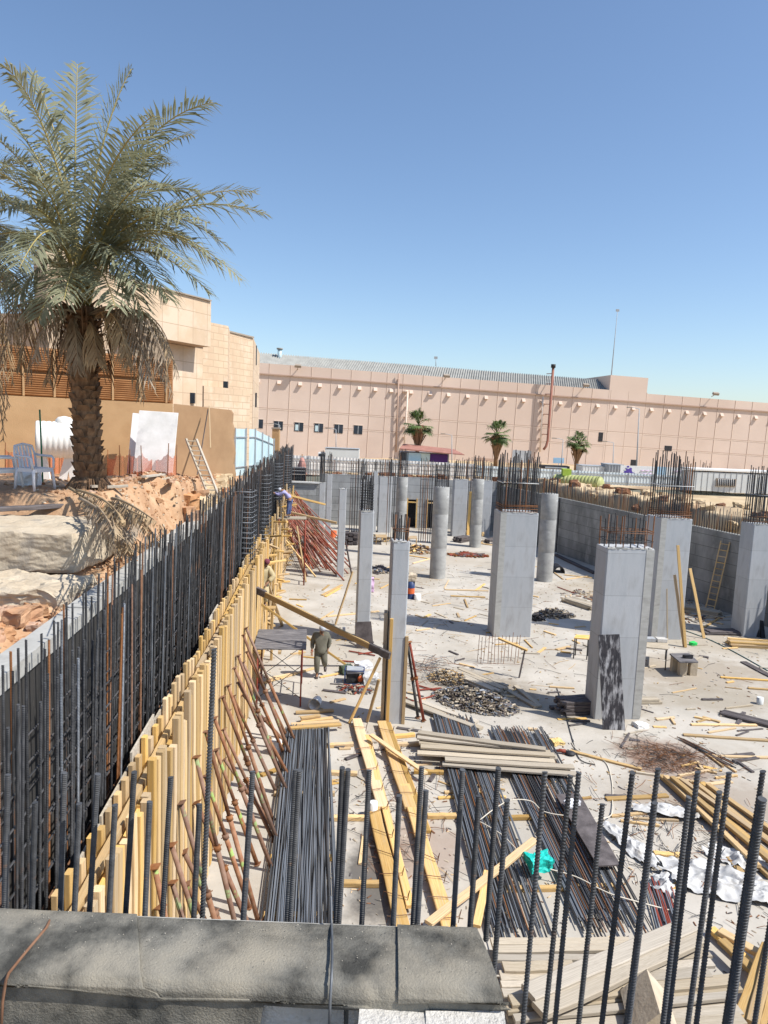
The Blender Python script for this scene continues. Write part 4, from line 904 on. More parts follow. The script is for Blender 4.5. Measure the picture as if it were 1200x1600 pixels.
# shop row
Y = 84; sh = thing('shop_front', 'low shop with a red awning roof and a purple banner below the left fan palm', 'shop', A(670, 725, Y))
quadbox('body', sh, 626, 706, 700, 745, Y, 4, M['greytin']); mb = MB()
a, b = A(624, 700, Y), A(724, 709.5, Y); mb.prism([(a.x, Y-1.2, a.z-.15), (b.x, Y-1.2, b.z-.1), (b.x, Y-1.2, b.z), (a.x, Y-1.2, a.z+.0)], (0, 0.1, 0)); 
mb.add([(a.x, Y-1.2, a.z), (b.x, Y-1.2, b.z), (b.x-1, Y+1.5, b.z+.5), (a.x+.5, Y+1.5, a.z+.5)], [(0, 1, 2, 3)]); mb.build('awning', M['redroof'], sh)
quadbox('photo_banner', sh, 636, 707, 657, 724, Y, .1, M['lblue'], -.3); quadbox('dark_banner', sh, 626, 706, 635, 724, Y, .1, M['glass'], -.3)
a = quadbox('round_banner', sh, 658, 708, 671, 725, Y, .1, M['hoard'], -.3); pb_ = quadbox('purple_banner', sh, 672, 709, 699, 723, Y, .1, M['purple'], -.3)
mb = MB()
for row, (py, segs) in enumerate(((713, [(676, 678), (679, 683), (684, 686), (688, 693), (694, 695.5)]), (719, [(677, 681), (682, 684), (685, 690), (691, 694)]))):
    for s0, s1 in segs:
        a = A(s0, py, Y-.38); b = A(s1, py+.3, Y-.38); mb.tube([a+Vector((0, 0, .09)), a, (a+b)/2+Vector((0, 0, -.07)), b, b+Vector((0, 0, R.uniform(-.1, .16)))], .028, 4)
mb.build('lettering', M['pinkpr'], pb_)
# truck
Y = 80; tr = thing('box_truck', 'grey box truck parked behind the white fence at the left', 'truck', A(535, 728, Y))
quadbox('cargo_box', tr, 508, 701, 560, 728, Y, 2.4, M['cabin'])
quadbox('top_rail', tr, 507, 700, 561, 701.5, Y-.05, 2.5, M['greytin']); quadbox('cab', tr, 497, 707, 507, 730, Y+.1, 2.1, M['white']); quadbox('windscreen', tr, 498, 709, 506, 715, Y, .08, M['glass'])
p = A(515, 728, Y); p2 = A(552, 730, Y)
for q in (p, p2, A(501, 727, Y)):
    mb = MB(); mb.tube([(q.x, Y-.05, 3.85), (q.x, Y+.25, 3.85)], .48, 14); mb.build('wheel', M['black'], tr)
def container(label, px0, py0, px1, py1, Y, m):
    t = thing('site_container', label, 'container', A((px0+px1)/2, py1, Y)); a = A(px0, py0, Y); b = A(px1, py1, Y)
    mb = MB(); mb.box(((a.x+b.x)/2, Y+1.2, (a.z+b.z)/2), (b.x-a.x, 2.4, a.z-b.z)); mb.build('body', m, t)
    mb = MB()
    for k in range(int((b.x-a.x)/.3)): mb.box((a.x+.15+k*.3, Y-.02, (a.z+b.z)/2), (.1, .05, a.z-b.z-.1))
    mb.build('ribs', m, t); mb = MB(); mb.box(((a.x+b.x)/2, Y+1.2, a.z+.03), (b.x-a.x+.1, 2.5, .07)); mb.build('roof_edge', M['greytin'], t); return t
container('small white container right of the third fan palm', 910, 728, 954, 750, 74, M['white'])
container('grey container end left of the sign with the violet emblem', 950, 726, 972, 750, 73, M['greytin'])
# sign with emblem
Y = 71; sg = thing('sign_board', 'white billboard with a violet spotted emblem and faint pink lines behind the pale fence', 'sign', A(990, 745, Y))
quadbox('board', sg, 970, 727, 1082, 750, Y, .12, M['white'])
mb = MB(); c = A(984, 736.5, Y-.05); rr = random.Random(4)
for k in range(16):
    u, v = rr.gauss(0, .33), rr.gauss(0, .22); r = rr.uniform(.12, .24)
    mb.prism([(c.x+u+r*math.cos(j*.785), Y-.03-.002*k, c.z+v-u*.35+r*.8*math.sin(j*.785)) for j in range(8)], (0, .01, 0))
mb.prism([(c.x-.5, Y-.06, c.z+.35), (c.x-.1, Y-.06, c.z+.15), (c.x+.55, Y-.06, c.z-.55), (c.x-.1, Y-.06, c.z-.2)], (0, .01, 0))
mb.build('emblem', M['violet'], sg); mb = MB()
for py, segs in ((735, [(1001, 1006), (1007, 1014), (1016, 1019)]), (740, [(1003, 1010), (1012, 1018)]), (736, [(1052, 1060), (1062, 1068)])):
    for s0, s1 in segs: a = A(s0, py, Y-.04); b = A(s1, py, Y-.04); mb.tube([a, (a+b)/2+Vector((0, 0, -.05)), b], .035, 4)
mb.build('lettering', M['pinkpr'], sg)
quadbox('banner_strip', sg, 1024, 729, 1040, 748, Y, .1, M['lblue'], -.03)
# cabin
Y = 60; cb = thing('site_cabin', 'white site cabin with a barred window at the right edge', 'cabin', A(1140, 775, Y))
quadbox('body', cb, 1084, 737, 1215, 778, Y, 2.4, M['cabin']); quadbox('roof_edge', cb, 1082, 734.5, 1218, 737.5, Y-.06, 2.5, M['white'])
fr_ = quadbox('window', cb, 1119, 747, 1149, 761, Y, .08, M['trim'], -.09); quadbox('pane', fr_ and cb, 1121, 748.5, 1147, 759.5, Y, .04, M['glass'], -.13)
for k in range(9): a = A(1122.5+k*2.9, 748, Y-.16); b = A(1122.5+k*2.9, 760, Y-.16); mb = MB(); mb.tube([a, b], .018, 4); mb.build('window_bar', M['white'], cb)
for k in range(14): a = A(1089+k*9, 738, Y); mb = MB(); mb.box((a.x, Y-.012, a.z-.95), (.03, .03, 1.9)); mb.build('panel_seam', M['greytin'], cb)
# tank
M['tank'] = mat('yellow_green_tank', (.33, .35, .13), (.43, .44, .2), 1.3, rough=.5)
tk = thing('storage_tank', 'yellow green ribbed cylindrical tank lying on the soil behind the right wall', 'tank', A(905, 768, 52)); a = A(868, 752, 54); b = A(936, 756, 52); r = .56
mb = MB(); d = (b-a).normalized(); L = (b-a).length; prof_ = []; k = 0
u = 0
while u < L: prof_ += [(r, u), (r, u+.14), (r*.94, u+.17), (r*.94, u+.24)]; u += .27
mb.lathe(a, prof_+[(r, L), (r*.9, L+.16), (r*.6, L+.28), (0, L+.33)], 22, axis=d); mb.lathe(a, [(0, -.25), (r*.7, -.18), (r, 0)], 22, axis=d); mb.build('shell', M['tank'], tk)
M['lime'] = mat('lime_plastic', (.34, .48, .06), (.4, .54, .09), 2)
p = a+d*.8+Vector((0, 0, r+.18)); mb = MB(); mb.box(p, (.62, .6, .5), jit=.02); mb.build('hatch_box', M['lime'], tk)
mb = MB(); mb.box((a+b)/2+Vector((0, 0, -r-.08)), (2.6, .8, .25)); mb.build('cradle', M['trim'], tk)
# lamp posts
def lamp(label, top, base, Y, arms=1, r=.06):
    q = A(*top, Y); p = A(base[0], base[1], Y); t = thing('street_lamp', label, 'street lamp', p, group='street lamps')
    mb = MB(); mb.tube([p, q], [r*1.3, r*.7], 6); mb.build('pole', M['greytin'], t)
    for k in range(arms):
        s = -1 if k == 0 else 1; e = q+Vector((s*1.0, 0, .12)); mb = MB(); mb.tube([q, q+Vector((s*.5, 0, .1)), e], r*.6, 5); mb.build('arm', M['greytin'], t)
        mb = MB(); mb.box(e, (.5, .22, .1)); mb.build('lamp_head', M['trim'], t)
lamp('tall street lamp rising behind the sign with the violet emblem', (999, 639), (994, 742), 72)
lamp('short lamp post between the third fan palm and the tall lamp', (959, 692), (957, 745), 78, r=.05)
lamp('short lamp post left of the third fan palm', (880, 687), (876, 740), 78, r=.05)
lamp('lamp post between the left and middle fan palms', (706, 680), (706, 730), 80, r=.05)
lamp('small lamp post above the grey box truck', (525, 671), (525, 712), 84, r=.05)
lamp('small lamp post above the white fence beside the tan pier', (437, 664), (437, 722), 84, r=.05)
# dark vehicle and box behind, awning panel
dv = thing('parked_van', 'dark van parked behind the fence left of the yellow tank', 'van', A(865, 740, 76)); quadbox('body', dv, 838, 733, 893, 752, 76, 1.9, M['glass']); quadbox('cabin', dv, 848, 727, 890, 733.5, 76.2, 1.6, M['black']); quadbox('side_window', dv, 852, 729, 886, 732.5, 76.1, .06, M['greytin'])
for x in (846, 884): q = A(x, 752, 76); mb = MB(); mb.tube([(q.x, 75.9, q.z), (q.x, 76.2, q.z)], .36, 12); mb.build('wheel', M['black'], dv)
ab = thing('notice_board', 'small blue and white notice board left of the third fan palm', 'sign', A(873, 728, 79)); quadbox('board', ab, 865, 715, 881, 724, 79, .1, M['lblue']); q = A(873, 724, 79.05); mb = MB(); mb.tube([q, (q.x, q.y, 3.4)], .05, 5); mb.build('post', M['greytin'], ab)
# clutter behind the back wall
M['tarp'] = mat('black_tarp', (.012, .013, .016), (.03, .03, .035), 2); M['rustheap'] = mat('rusty_heap', (.14, .06, .03), (.26, .13, .07), 3, bump=1)
bt = thing('black_crate', 'big black netted stack behind the left end of the back wall', 'crate', A(456, 748, 60)); a = A(439, 731, 60); b = A(476, 757, 60); mb = MB(); mb.box(((a.x+b.x)/2, 60.5, (a.z+b.z)/2), (b.x-a.x, 1, a.z-b.z)); mb.build('body', M['tarp'], bt)
mb = MB()
for k in range(5): mb.box(((a.x+b.x)/2, 59.97, b.z+.25+k*.3), (b.x-a.x+.02, .06, .05))
mb.build('strap', M['greytin'], bt)
M['pinkcloth'] = mat('faded_red_cloth', (.42, .20, .17), (.52, .28, .24), 4)
tp = thing('tarpaulin', 'faded red tarpaulin hung over a pole behind the black stack', 'tarpaulin', A(472, 745, 61.5)); c = A(472, 715, 61.5); g_ = c.z-3.6; mb = MB(); vs = []
for i in range(6):
    for j in range(10): an = j*.6283; rr_ = (.1+.28*i/5)*(1+.25*math.sin(j*2.4+i)); vs.append((c.x+rr_*math.cos(an)*1.3, 61.5+rr_*math.sin(an), c.z-g_*i/5))
mb.add(vs, [(i*10+j, i*10+(j+1) % 10, (i+1)*10+(j+1) % 10, (i+1)*10+j) for i in range(5) for j in range(10)]+[tuple(range(9, -1, -1))], 0, True); mb.build('cloth', M['pinkcloth'], tp)
mb = MB(); mb.tube([(c.x, 61.5, 3.5), (c.x, 61.5, c.z+.3)], .04, 5); mb.build('pole', M['rust'], tp)
for k in range(40):
    px = R.uniform(500, 790); Y = R.uniform(57.7, 60); p = A(px, 750, Y); s = R.uniform(.15, .45)
    rock('rock', (p.x, Y, 4.0), (s*2.2, s*1.4, s), 'lump of rusty brown rubble on the ground just behind the back wall', 'rubble', M['rustheap'] if R.random() < .7 else M['farsand'], s*.35, R.uniform(0, 3), k+50, 4, 'rubble behind the back wall', freq=3)
for k in range(60):
    Y = R.uniform(30, 56); d = R.uniform(1.2, 5); X = RX(Y)+.3+d; s = R.uniform(.12, .42)
    rock('rock', (X, Y, zr(X, Y)+s*.2), (s*2, s*1.5, s*.9), 'lump of yellow brown earth on the bank behind the right wall', 'rock', M['farsand'] if R.random() < .6 else M['rustheap'], s*.4, R.uniform(0, 3), k+90, 4, 'earth lumps on the right bank', freq=2.5)
# ------------------------------------------------------------ things round the palm
Z0 = 6.66
def gz(px, py, z=Z0):
    p = G(px, py, z)
    for _ in range(6): z = zleft(p.x, p.y); p = G(px, py, z)
    return p
def chair(label, p, rz, m):
    t = thing('plastic_chair', label, 'chair', p, rot=Matrix.Rotation(rz, 3, 'Z'))
    B = t.matrix_basis; T = lambda mb: (setattr(mb, 'v', [B @ v for v in mb.v]), mb)[1]
    mb = MB(); mb.box((0, 0, .42), (.46, .44, .025)); mb.box((0, -.22, .39), (.46, .02, .07)); mb.box((.225, 0, .39), (.02, .42, .07)); mb.box((-.225, 0, .39), (.02, .42, .07)); T(mb).build('seat', m, t)
    for sx in (-1, 1):
        for sy in (-1, 1):
            mb = MB(); mb.tube([(sx*.25, sy*.25, 0), (sx*.235, sy*.225, .25), (sx*.22, sy*.2, .42)], [.025, .03, .035], 6); T(mb).build('leg', m, t)
        mb = MB(); mb.tube([(sx*.25, -.22, .42), (sx*.27, -.2, .62), (sx*.27, -.15, .655), (sx*.265, .15, .66), (sx*.235, .23, .68)], .024, 6); T(mb).build('armrest', m, t)
    mb = MB(); mb.tube([(-.23, .21, .42), (-.235, .26, .7), (-.2, .29, .84), (0, .30, .88), (.2, .29, .84), (.235, .26, .7), (.23, .21, .42)], .024, 6)
    for k in range(5): x = -.15+k*.075; mb.add([(x-.025, .21, .43), (x+.025, .21, .43), (x+.025, .295, .86), (x-.025, .295, .86), (x-.025, .222, .43), (x+.025, .222, .43), (x+.025, .307, .86), (x-.025, .307, .86)], [(0, 1, 2, 3), (7, 6, 5, 4), (0, 3, 7, 4), (1, 5, 6, 2)])
    T(mb).build('backrest', m, t); return t
chair('white plastic chair at the left edge beside the grey one', gz(10, 766), 2.3, M['white'])
chair('grey backed plastic chair facing the palm, near the green post', gz(55, 765), 1.2, M['greyplastic'])
c = gz(46, 757); rock('white_sack', c+Vector((0, 0, .12)), (.4, .3, .3), 'white crumpled sack on the sand under the plastic chairs', 'sack', M['white'], .06, 0, 3, 6, freq=5)
p = gz(67, 757); gp = thing('green_post', 'thin leaning green post in front of the ribbed white tank', 'post', p); mb = MB(); mb.tube([p, A(62, 640, p.y)], .018, 6); mb.build('rod', mat('green_paint', (.02, .16, .08), (.03, .2, .1), 3), gp); mb = MB(); mb.lathe(p, [(.05, 0), (.05, .03), (.02, .05)], 8); mb.build('foot', M['rust'], gp)
# ribbed white tank on splayed legs
a = A(56, 686, 18.6); b = A(118, 688, 19.0); tk = thing('white_tank', 'ribbed white plastic tank lying on splayed white legs behind the palm trunk', 'tank', ((a.x+b.x)/2, 18.8, 6.4)); d = (b-a).normalized(); L = (b-a).length; r = .47; prof_ = []; u = 0
while u < L: prof_ += [(r, u), (r*1.03, u+.03), (r*1.03, u+.08), (r, u+.11)]; u += .13
mb = MB(); mb.lathe(a, [(0, -.02), (r*.97, 0)]+prof_+[(r, L), (0, L+.05)], 26, axis=d); mb.build('shell', M['white'], tk)
mb = MB(); mb.lathe(a+d*L*.72+Vector((0, 0, r-.05)), [(.22, 0), (.22, .1), (.15, .18), (0, .21)], 16); mb.build('dome', M['white'], tk)
for f_ in (.15, .85):
    for s in (-1, 1):
        q = a+d*L*f_; mb = MB(); mb.beam(q+Vector((0, 0, -.35)), (q.x+s*.16, q.y-.1, zleft(q.x, q.y)-.02), .2, .07, up=(0, 1, 0)); mb.build('leg', M['white'], tk)
def lean_panel(name, label, cat, foot_l, foot_r, head_l, Y0, dy, t, m, z=None):
    pass
# white slabs leaning on the stucco wall
for lab, x0, x1, y0, Y0, mm in (('large white slab leaning on the tan wall, right of the palm', 207, 268, 644, 21.4, M['white']), ('narrow greyish slab edge just left of the large white slab', 197, 212, 647, 21.9, M['greyplastic'])):
    p = A(x0, 738, Y0); q = A(x1, 738, Y0+.2); h0 = A((x0+x1)/2, y0, Y0+.5).z; zb3 = zleft(p.x, p.y)
    mb = MB(); mb.prism([(p.x, p.y, zb3-.03), (q.x, q.y, zb3-.03), (q.x+.05, q.y+.45, h0), (p.x+.05, p.y+.45, h0+.03)], (0, .08, .01)); mb.build('white_slab', mat('gypsum_slab', (.62, .62, .60), (.74, .74, .73), 2.5, c3=(.5, .5, .5), sc3=1.5, t3=(.55, .7)) if x0 > 200 else mm, label=lab, cat='slab')
# orange net fences on bars
def netfence(label, pts, h):
    t = thing('net_fence', label, 'fence', pts[0])
    for i in range(len(pts)-1):
        a, b = Vector(pts[i]), Vector(pts[i+1]); mb = MB(); n = 8; vs = []
        for j in range(n+1):
            q = a+(b-a)*j/n; sg_ = .05*math.sin(j*1.9+i); vs += [q+Vector((0, sg_, .03)), q+Vector((0, sg_*.5, h-.10*math.sin(j/n*math.pi)-.05*abs(math.sin(j*2.1))))]
        vs += [v+Vector((0, .004, 0)) for v in vs]; K = 2*(n+1)
        mb.add(vs, [(2*j, 2*j+2, 2*j+3, 2*j+1) for j in range(n)]+[(K+2*j, K+2*j+1, K+2*j+3, K+2*j+2) for j in range(n)]); mb.build('net', M['mesh'], t)
    for i in range(len(pts)):
        a = Vector(pts[i]); mb = MB(); mb.tube([a, a+Vector((R.uniform(-.04, .04), 0, h+R.uniform(.05, .25)))], .012, 5); mb.build('picket', M['rust'], t)
netfence('orange net fence on thin rusty bars before the white slab', [gz(x, 747-abs(x-220)*.05) for x in (168, 187, 202, 222, 240, 262, 275)], .62)
netfence('orange net fence hanging before the ribbed white tank', [gz(x, 742) for x in (8, 40, 60, 78, 97, 112)], .72)
# pallet frame, loose timbers near the cut edge
pf = thing('pallet', 'small yellow timber frame lying flat on the ground before the ragged tan wall', 'pallet', gz(305, 738)); 
def gl(px, py): p = gz(px, py); return p+Vector((0, 0, .06))
for (a, b) in (((262, 727), (343, 730)), ((262, 736), (343, 739))): inst('rail', PLK[1], gl(*a), gl(*b), .07, .09, pf)
for x in (268, 285, 303, 322, 339): inst('slat', PLK[2], gl(x, 726)+Vector((0, 0, .06)), gl(x+1, 740)+Vector((0, 0, .06)), .09, .05, pf)
ld = thing('ladder', 'old wooden ladder leaning into the trench beside the ragged tan wall', 'ladder', (0, 0, 0))
def ladder(label, foot, head, w, n, m, side):
    t = thing('ladder', label, 'ladder', foot); foot = Vector(foot); head = Vector(head); side = Vector(side).normalized()*w/2
    for s in (-1, 1): inst('side_rail', PLK[0], foot+side*s, head+side*s, .07, .045, t, m=m)
    for k in range(n): c_ = foot+(head-foot)*(k+.6)/n; inst('rung', PLK[1], c_-side*1.1, c_+side*1.1, .06, .03, t, m=m)
    return t
bpy.data.objects.remove(ld)
f_ = A(335, 778, 19.5); ladder('old weathered ladder leaning into the trench beside the ragged tan wall', f_, A(299, 686, 19.9), .28, 12, M['oldwood'], (1, .2, 0))
for lab, a, b, m, w_, h_ in (('thin dark pole leaning on the ragged tan wall', (308, 742), (325, 640), M['darkwood'], .03, .03), ('thin pale lath leaning on the ragged tan wall, right of the dark pole', (329, 700), (327, 634), M['wood'], .035, .02)):
    p = A(*a, 23.5); q = A(*b, 25.1); inst('pole', PLK[3], p, q, w_, h_, m=m, label=lab, cat='pole')
# boards and timber on the slab at left
for a, b, m, lab in (((-10, 796), (98, 790), M['darkwood'], 'dark brown timber lying on the pale slab at the left edge'), ((0, 786), (75, 783), M['wood'], 'short timber on the sand behind the dark brown timber')):
    p = G(*a, 6.46); q = G(*b, 6.46); inst('timber', PLK[1], p, q, .16, .08, m=m, label=lab, cat='timber')
for k, (a, b) in enumerate((((130, 762), (148, 764)), ((168, 765), (200, 763)), ((225, 748), (262, 744)), ((170, 748), (228, 746)), ((240, 756), (265, 750)))):
    p = gz(*a); q = gz(*b); inst('board', PLK[k % 5], p+Vector((0, 0, .05)), q+Vector((0, 0, .05)), .12, .05, m=M['oldwood'], label='weathered board lying on the sand right of the palm foot', cat='board', group='boards by the palm foot')
# dug clay face beside the trench
for k in range(70):
    Y = R.uniform(17.5, 25.5); d = R.uniform(.2, .9); X = kerbX(Y)-d; s = R.uniform(.12, .38)
    rock('rock', (X, Y, R.uniform(5.2, 6.15)), (s*1.6, s*1.6, s*1.3), 'yellow clay lump in the dug trench side below the old ladder', 'rock', M['farsand'] if R.random() < .7 else M['rock'], s*.45, R.uniform(0, 3), k+200, 4, 'clay lumps of the trench side', freq=2.5)
# ------------------------------------------------------------ things on the slab
NP = [0]
def plank(a, b, w=.12, h=.05, z=0, z2=None, m='wood', label='loose timber plank lying on the slab', cat='plank', group='loose planks on the slab', name='plank'):
    p = G(a[0], a[1], z+h/2+.004); q = G(b[0], b[1], (z if z2 is None else z2)+h/2+.004)
    return inst(name, R.choice(PLK), p, q, w, h, m=M[m] if m != 'wood' else None, label=label, cat=cat, group=group)
def one(a, b, lab, w=.12, h=.05, z=0, z2=None, m='wood', name='plank'): return plank(a, b, w, h, z, z2, m, lab, 'plank', None, name)
# bundle of straight bars
g1 = 'bars of the straight bundle'
for k in range(96):
    lay = 0 if k < 50 else (1 if k < 82 else 2); u = (k+.5)/50 if lay == 0 else ((k-50+.5)/32 if lay == 1 else (k-82+.5)/14)
    sx = R.uniform(-.2, .2); w0 = 1.16; y0 = 0; fa = G(446+u*69, 1137+R.uniform(-3, 5), .1); nb_ = G(418+u*104+R.uniform(-3, 3), 1452, .1); nb_ = fa+(nb_-fa)*1.35
    b = inst('steel_bar', BAR[R.randint(1, 5)] if R.random() < .6 else bar_r, (fa.x, fa.y, .11+.024*lay), (nb_.x+sx, nb_.y, .11+.024*lay), .026, .026, m=M['steelgrey'] if R.random() < .7 else M['steel'],
             label='long grey steel bar in the straight bundle, left of the tied beams', cat='steel bar', group=g1)
for y in (1165, 1240, 1340, 1430): inst('bearer', PLK[1], G(446-(y-1137)*.09-8, y, .05), G(515+(y-1137)*.02+6, y, .05), .1, .09, label='timber bearer under the straight bundle of grey bars', cat='timber', group='bearers under the straight bundle')
def bundle(n, f0, f1, n0, n1, lab, grp, m2=.3, lift=.1, ext=0):
    for k in range(n):
        u = (k % (n*2//3)+.5)/(n*2//3); lay = 0 if k < n*2//3 else 1
        p = G(f0[0]+(f1[0]-f0[0])*u, f0[1]+(f1[1]-f0[1])*u, 0); q = G(n0[0]+(n1[0]-n0[0])*u, n0[1]+(n1[1]-n0[1])*u, 0); d = (q-p).normalized()
        p = p-d*R.uniform(-.3, .3); q = q+d*R.uniform(-.35, .35)+d*ext; s = R.uniform(-.04, .04)
        p.z = q.z = lift+.026*lay
        inst('steel_bar', BAR[R.randint(1, 5)] if R.random() < .5 else bar_r, p, q+Vector((s, 0, 0)), .023, .023, m=M['rust'] if R.random() < m2*.4 else (M['steel'] if R.random() < .5 else M['steelgrey']), label=lab, cat='steel bar', group=grp)
bundle(72, (676, 1124), (738, 1128), (762, 1465), (868, 1465), 'dark steel bar in the slanting bundle nearer the tied beams', 'bars of the slanting bundle')
bundle(84, (768, 1146), (852, 1146), (905, 1452), (1012, 1448), 'dark steel bar in the slanting bundle that carries the dark board', 'bars of the bundle under the dark board')
for a, b in (((690, 1180), (870, 1185)), ((715, 1280), (905, 1275)), ((745, 1390), (965, 1385))): plank(a, b, .1, .085, 0, label='timber bearer under the slanting dark bars', cat='timber', group='bearers under the slanting bars', name='bearer')
# boards across the slanting bundles
for k, (a, b, z, w_) in enumerate((((654,1144),(852,1171),.36,.2),((652,1152),(800,1167),.30,.2),((657,1166),(866,1180),.32,.2),((652,1176),(866,1190),.26,.2),((696,1186),(896,1199),.26,.2),((692,1193),(900,1210),.18,.2),((655,1160),(860,1176),.22,.2),((660,1170),(870,1184),.16,.2),((700,1190),(890,1204),.14,.2),((650,1150),(760,1158),.24,.18))):
    plank(a, b, w_, .055, z, m='oldwood', label='weathered board across the slanting bars, %s in order down the pile' % nth(k+1), group='weathered boards across the bars', name='board')
for a, b in (((632,1095),(737,1134)), ((645,1098),(752,1138)), ((640,1090),(745,1128))): plank(a, b, .2, .06, .02 if a[0] > 635 else .08, m='oldwood', label='grey board lying slantwise right of the timber wrapped column', group='grey slanting boards by the wrapped column', name='board')
# tied beams
for i, lst in enumerate(([((557,1124),(598,1262),.24), ((574,1150),(640,1416),.14), ((584,1262),(629,1452),.24)], [((597,1128),(640,1262),.24), ((606,1130),(668,1300),.12), ((633,1226),(704,1456),.24)])):
    t = thing('tied_beam', ('left' if i == 0 else 'right')+' one of two long yellow timber beams tied with wire hoops', 'beam', G(*lst[0][0]))
    for a, b, w_ in lst:
        inst('board', R.choice(PLK), G(*a, .13), G(*b, .13), w_, .06, t); inst('board', R.choice(PLK), G(*a, .04)+Vector((.03, 0, 0)), G(*b, .04)+Vector((.03, 0, 0)), w_*.8, .06, t)
    a, b = lst[0][0], lst[-1][1]
    for k in range(10):
        u = (k+.4)/10; c = G(a[0]+(b[0]-a[0])*u, a[1]+(b[1]-a[1])*u, .18); mb = MB(); s = R.uniform(-.15, .15)
        mb.tube([c+Vector((-.22, s, -.1)), c+Vector((-.2, s, .02)), c+Vector((.2, -s, .03)), c+Vector((.24, -s, .16)), c+Vector((.2, -s, -.08))], .007, 4); mb.build('wire_hoop', M['rust'], t)
for a, b in (((517,1164),(552,1163)),((517,1207),(558,1209)),((518,1278),(580,1278)),((668,1275),(713,1275)),((537,1380),(592,1381)),((647,1205),(693,1207)),((610,1151),(648,1148)),((614,1163),(658,1162))):
    plank(a, b, .12, .09, 0, label='short yellow cross timber lying beside the tied beams', cat='timber', group='cross timbers by the tied beams', name='timber')
one((580,1148),(665,1208),'yellow plank laid slantwise over the top of the right tied beam', .13, .05, .3, .2)
one((670,1443),(836,1312),'yellow plank crossing the near slanting bars below the teal bag', .15, .06, .22, .35)
one((744,1447),(762,1362),'short yellow plank under the slanting plank, pointing at the near wall', .14, .06, .05, .25)
one((562,1350),(568,1306),'thin offcut on the black stained patch between bundle and beams', .06, .03)
one((408,1211),(453,1194),'split yellow offcut left of the straight bar bundle', .14, .05)
one((421,1152),(426,1180),'short timber stub standing left of the far end of the straight bundle', .1, .05)
for a, b, z in (((450,1138),(533,1132),.14),((455,1132),(530,1127),.02),((470,1128),(520,1122),.02),((447,1140),(452,1162),.02),((462,1113),(521,1110),.02),((470,1122),(500,1118),.1)):
    plank(a, b, .13, .06, z, label='yellow offcut lying at the far end of the straight bar bundle', group='offcuts at the bundle head')
# column E wrapping
tE, pE, EE, DD, wE = colE
for lab, x0, top_, dx, dy in (('tall brown board standing on the left side of the slim near column', -.06, 3.1, -.02, .3), ('yellow timber standing on the left corner of the slim near column', .05, 3.0, 0, -.05), ('yellow timber standing on the right corner of the slim near column', wE+.03, 2.5, 0, .0)):
    p = pE+EE*x0+DD*dy; w_, h_ = (.07, .10) if dy < .2 else (.30, .03)
    inst('timber', PLK[1], (p.x, p.y, .01), (p.x+dx, p.y, top_), .09, .08 if dy < .2 else .35, up=(0, 1, 0), m=M['oldwood'] if dy > .2 else None, label=lab, cat='timber')
for lab, a, za, b in (('long yellow strut from the slim near column down to the left', (594,1028), 1.8, (546,1129)), ('second shorter strut leaning on the slim near column', (592,1062), 1.3, (574,1127))):
    q = G(*b, .03); p = A(a[0], a[1], pE.y-.05); inst('strut', PLK[2], q, p, .09, .07, label=lab, cat='strut')
for lab, a, b, m in (('red steel prop leaning on the right side of the slim near column', (640,1003), (662,1126), 'red'), ('dark steel prop leaning just left of the red one by the slim column', (637,1008), (653,1121), 'steel')):
    q = G(*b, .03); p = A(a[0], a[1], pE.y+.1); prop(q, p, M[m], lab, None)
def sleeved(a, Ya, b, Yb, lab):
    p = A(*a, Ya); q = A(*b, Yb); t = thing('long_strut', lab, 'strut', p); inst('timber', PLK[0], p, q, .07, .16, t)
    d = (q-p).normalized()
    for s, e in ((p-d*.1, p+d*.75), (q-d*.55, q+d*.1)): inst('sleeve', PLK[2], s, e, .11, .2, t, m=M['darkwood'])
sleeved((385, 914), 21.0, (604, 1023), pE.y-.15, 'long yellow strut with dark sleeved ends spanning from timber wall to slim near column')
p = A(408, 944, 22.3); q = G(541, 1039, .04); inst('strut', PLK[3], q, p, .13, .07, label='long yellow strut running from the timber wall down behind the walking man', cat='strut')
for lab, a, Y, b in (('slanting timber strut left of the near scaffold, inner one', (390,920), 22.6, (417,988)), ('slanting timber strut left of the near scaffold, outer one', (418,912), 24, (441,977)), ('steep strut from the far timber wall, left of the far scaffold foot', (428,868), 29, (438,925))):
    q = G(*b, .03); p = A(*a, Y); inst('strut', PLK[1], q, p, .12, .07, label=lab, cat='strut')
p = A(381, 810, 25.2); q = A(416, 898, 23.6); inst('plank', PLK[2], p, q, .2, .06, up=(0, 1, 0), label='broad yellow plank leaning across the khaki clothed man at the timber wall', cat='plank')
for lab, a, b, Ya, Yb in (('upper long yellow plank from the far bars to the stained column', (440,771), (507,788), 41, 46), ('lower long yellow plank from the far scaffold to the narrow column', (437,797), (526,817), 39, 38.5)):
    inst('plank', PLK[1], A(*a, Ya), A(*b, Yb), .16, .12, label=lab, cat='plank')
for lab, a, Y, b in (('yellow strut crossing under the far scaffold down to the right', (437,832), 38, (493,901)), ('steep yellow strut right of the far scaffold', (464,822), 37, (478,909)), ('thin stick leaning on the mesh caged column', (551,893), 28.6, (524,976)), ('thin dark stick between the bare and the mesh caged column', (540,845), 38, (549,895))):
    inst('strut', PLK[1], G(*b, .03), A(*a, Y), .08, .06, m=M['darkwood'] if 'dark' in lab else None, label=lab, cat='strut')
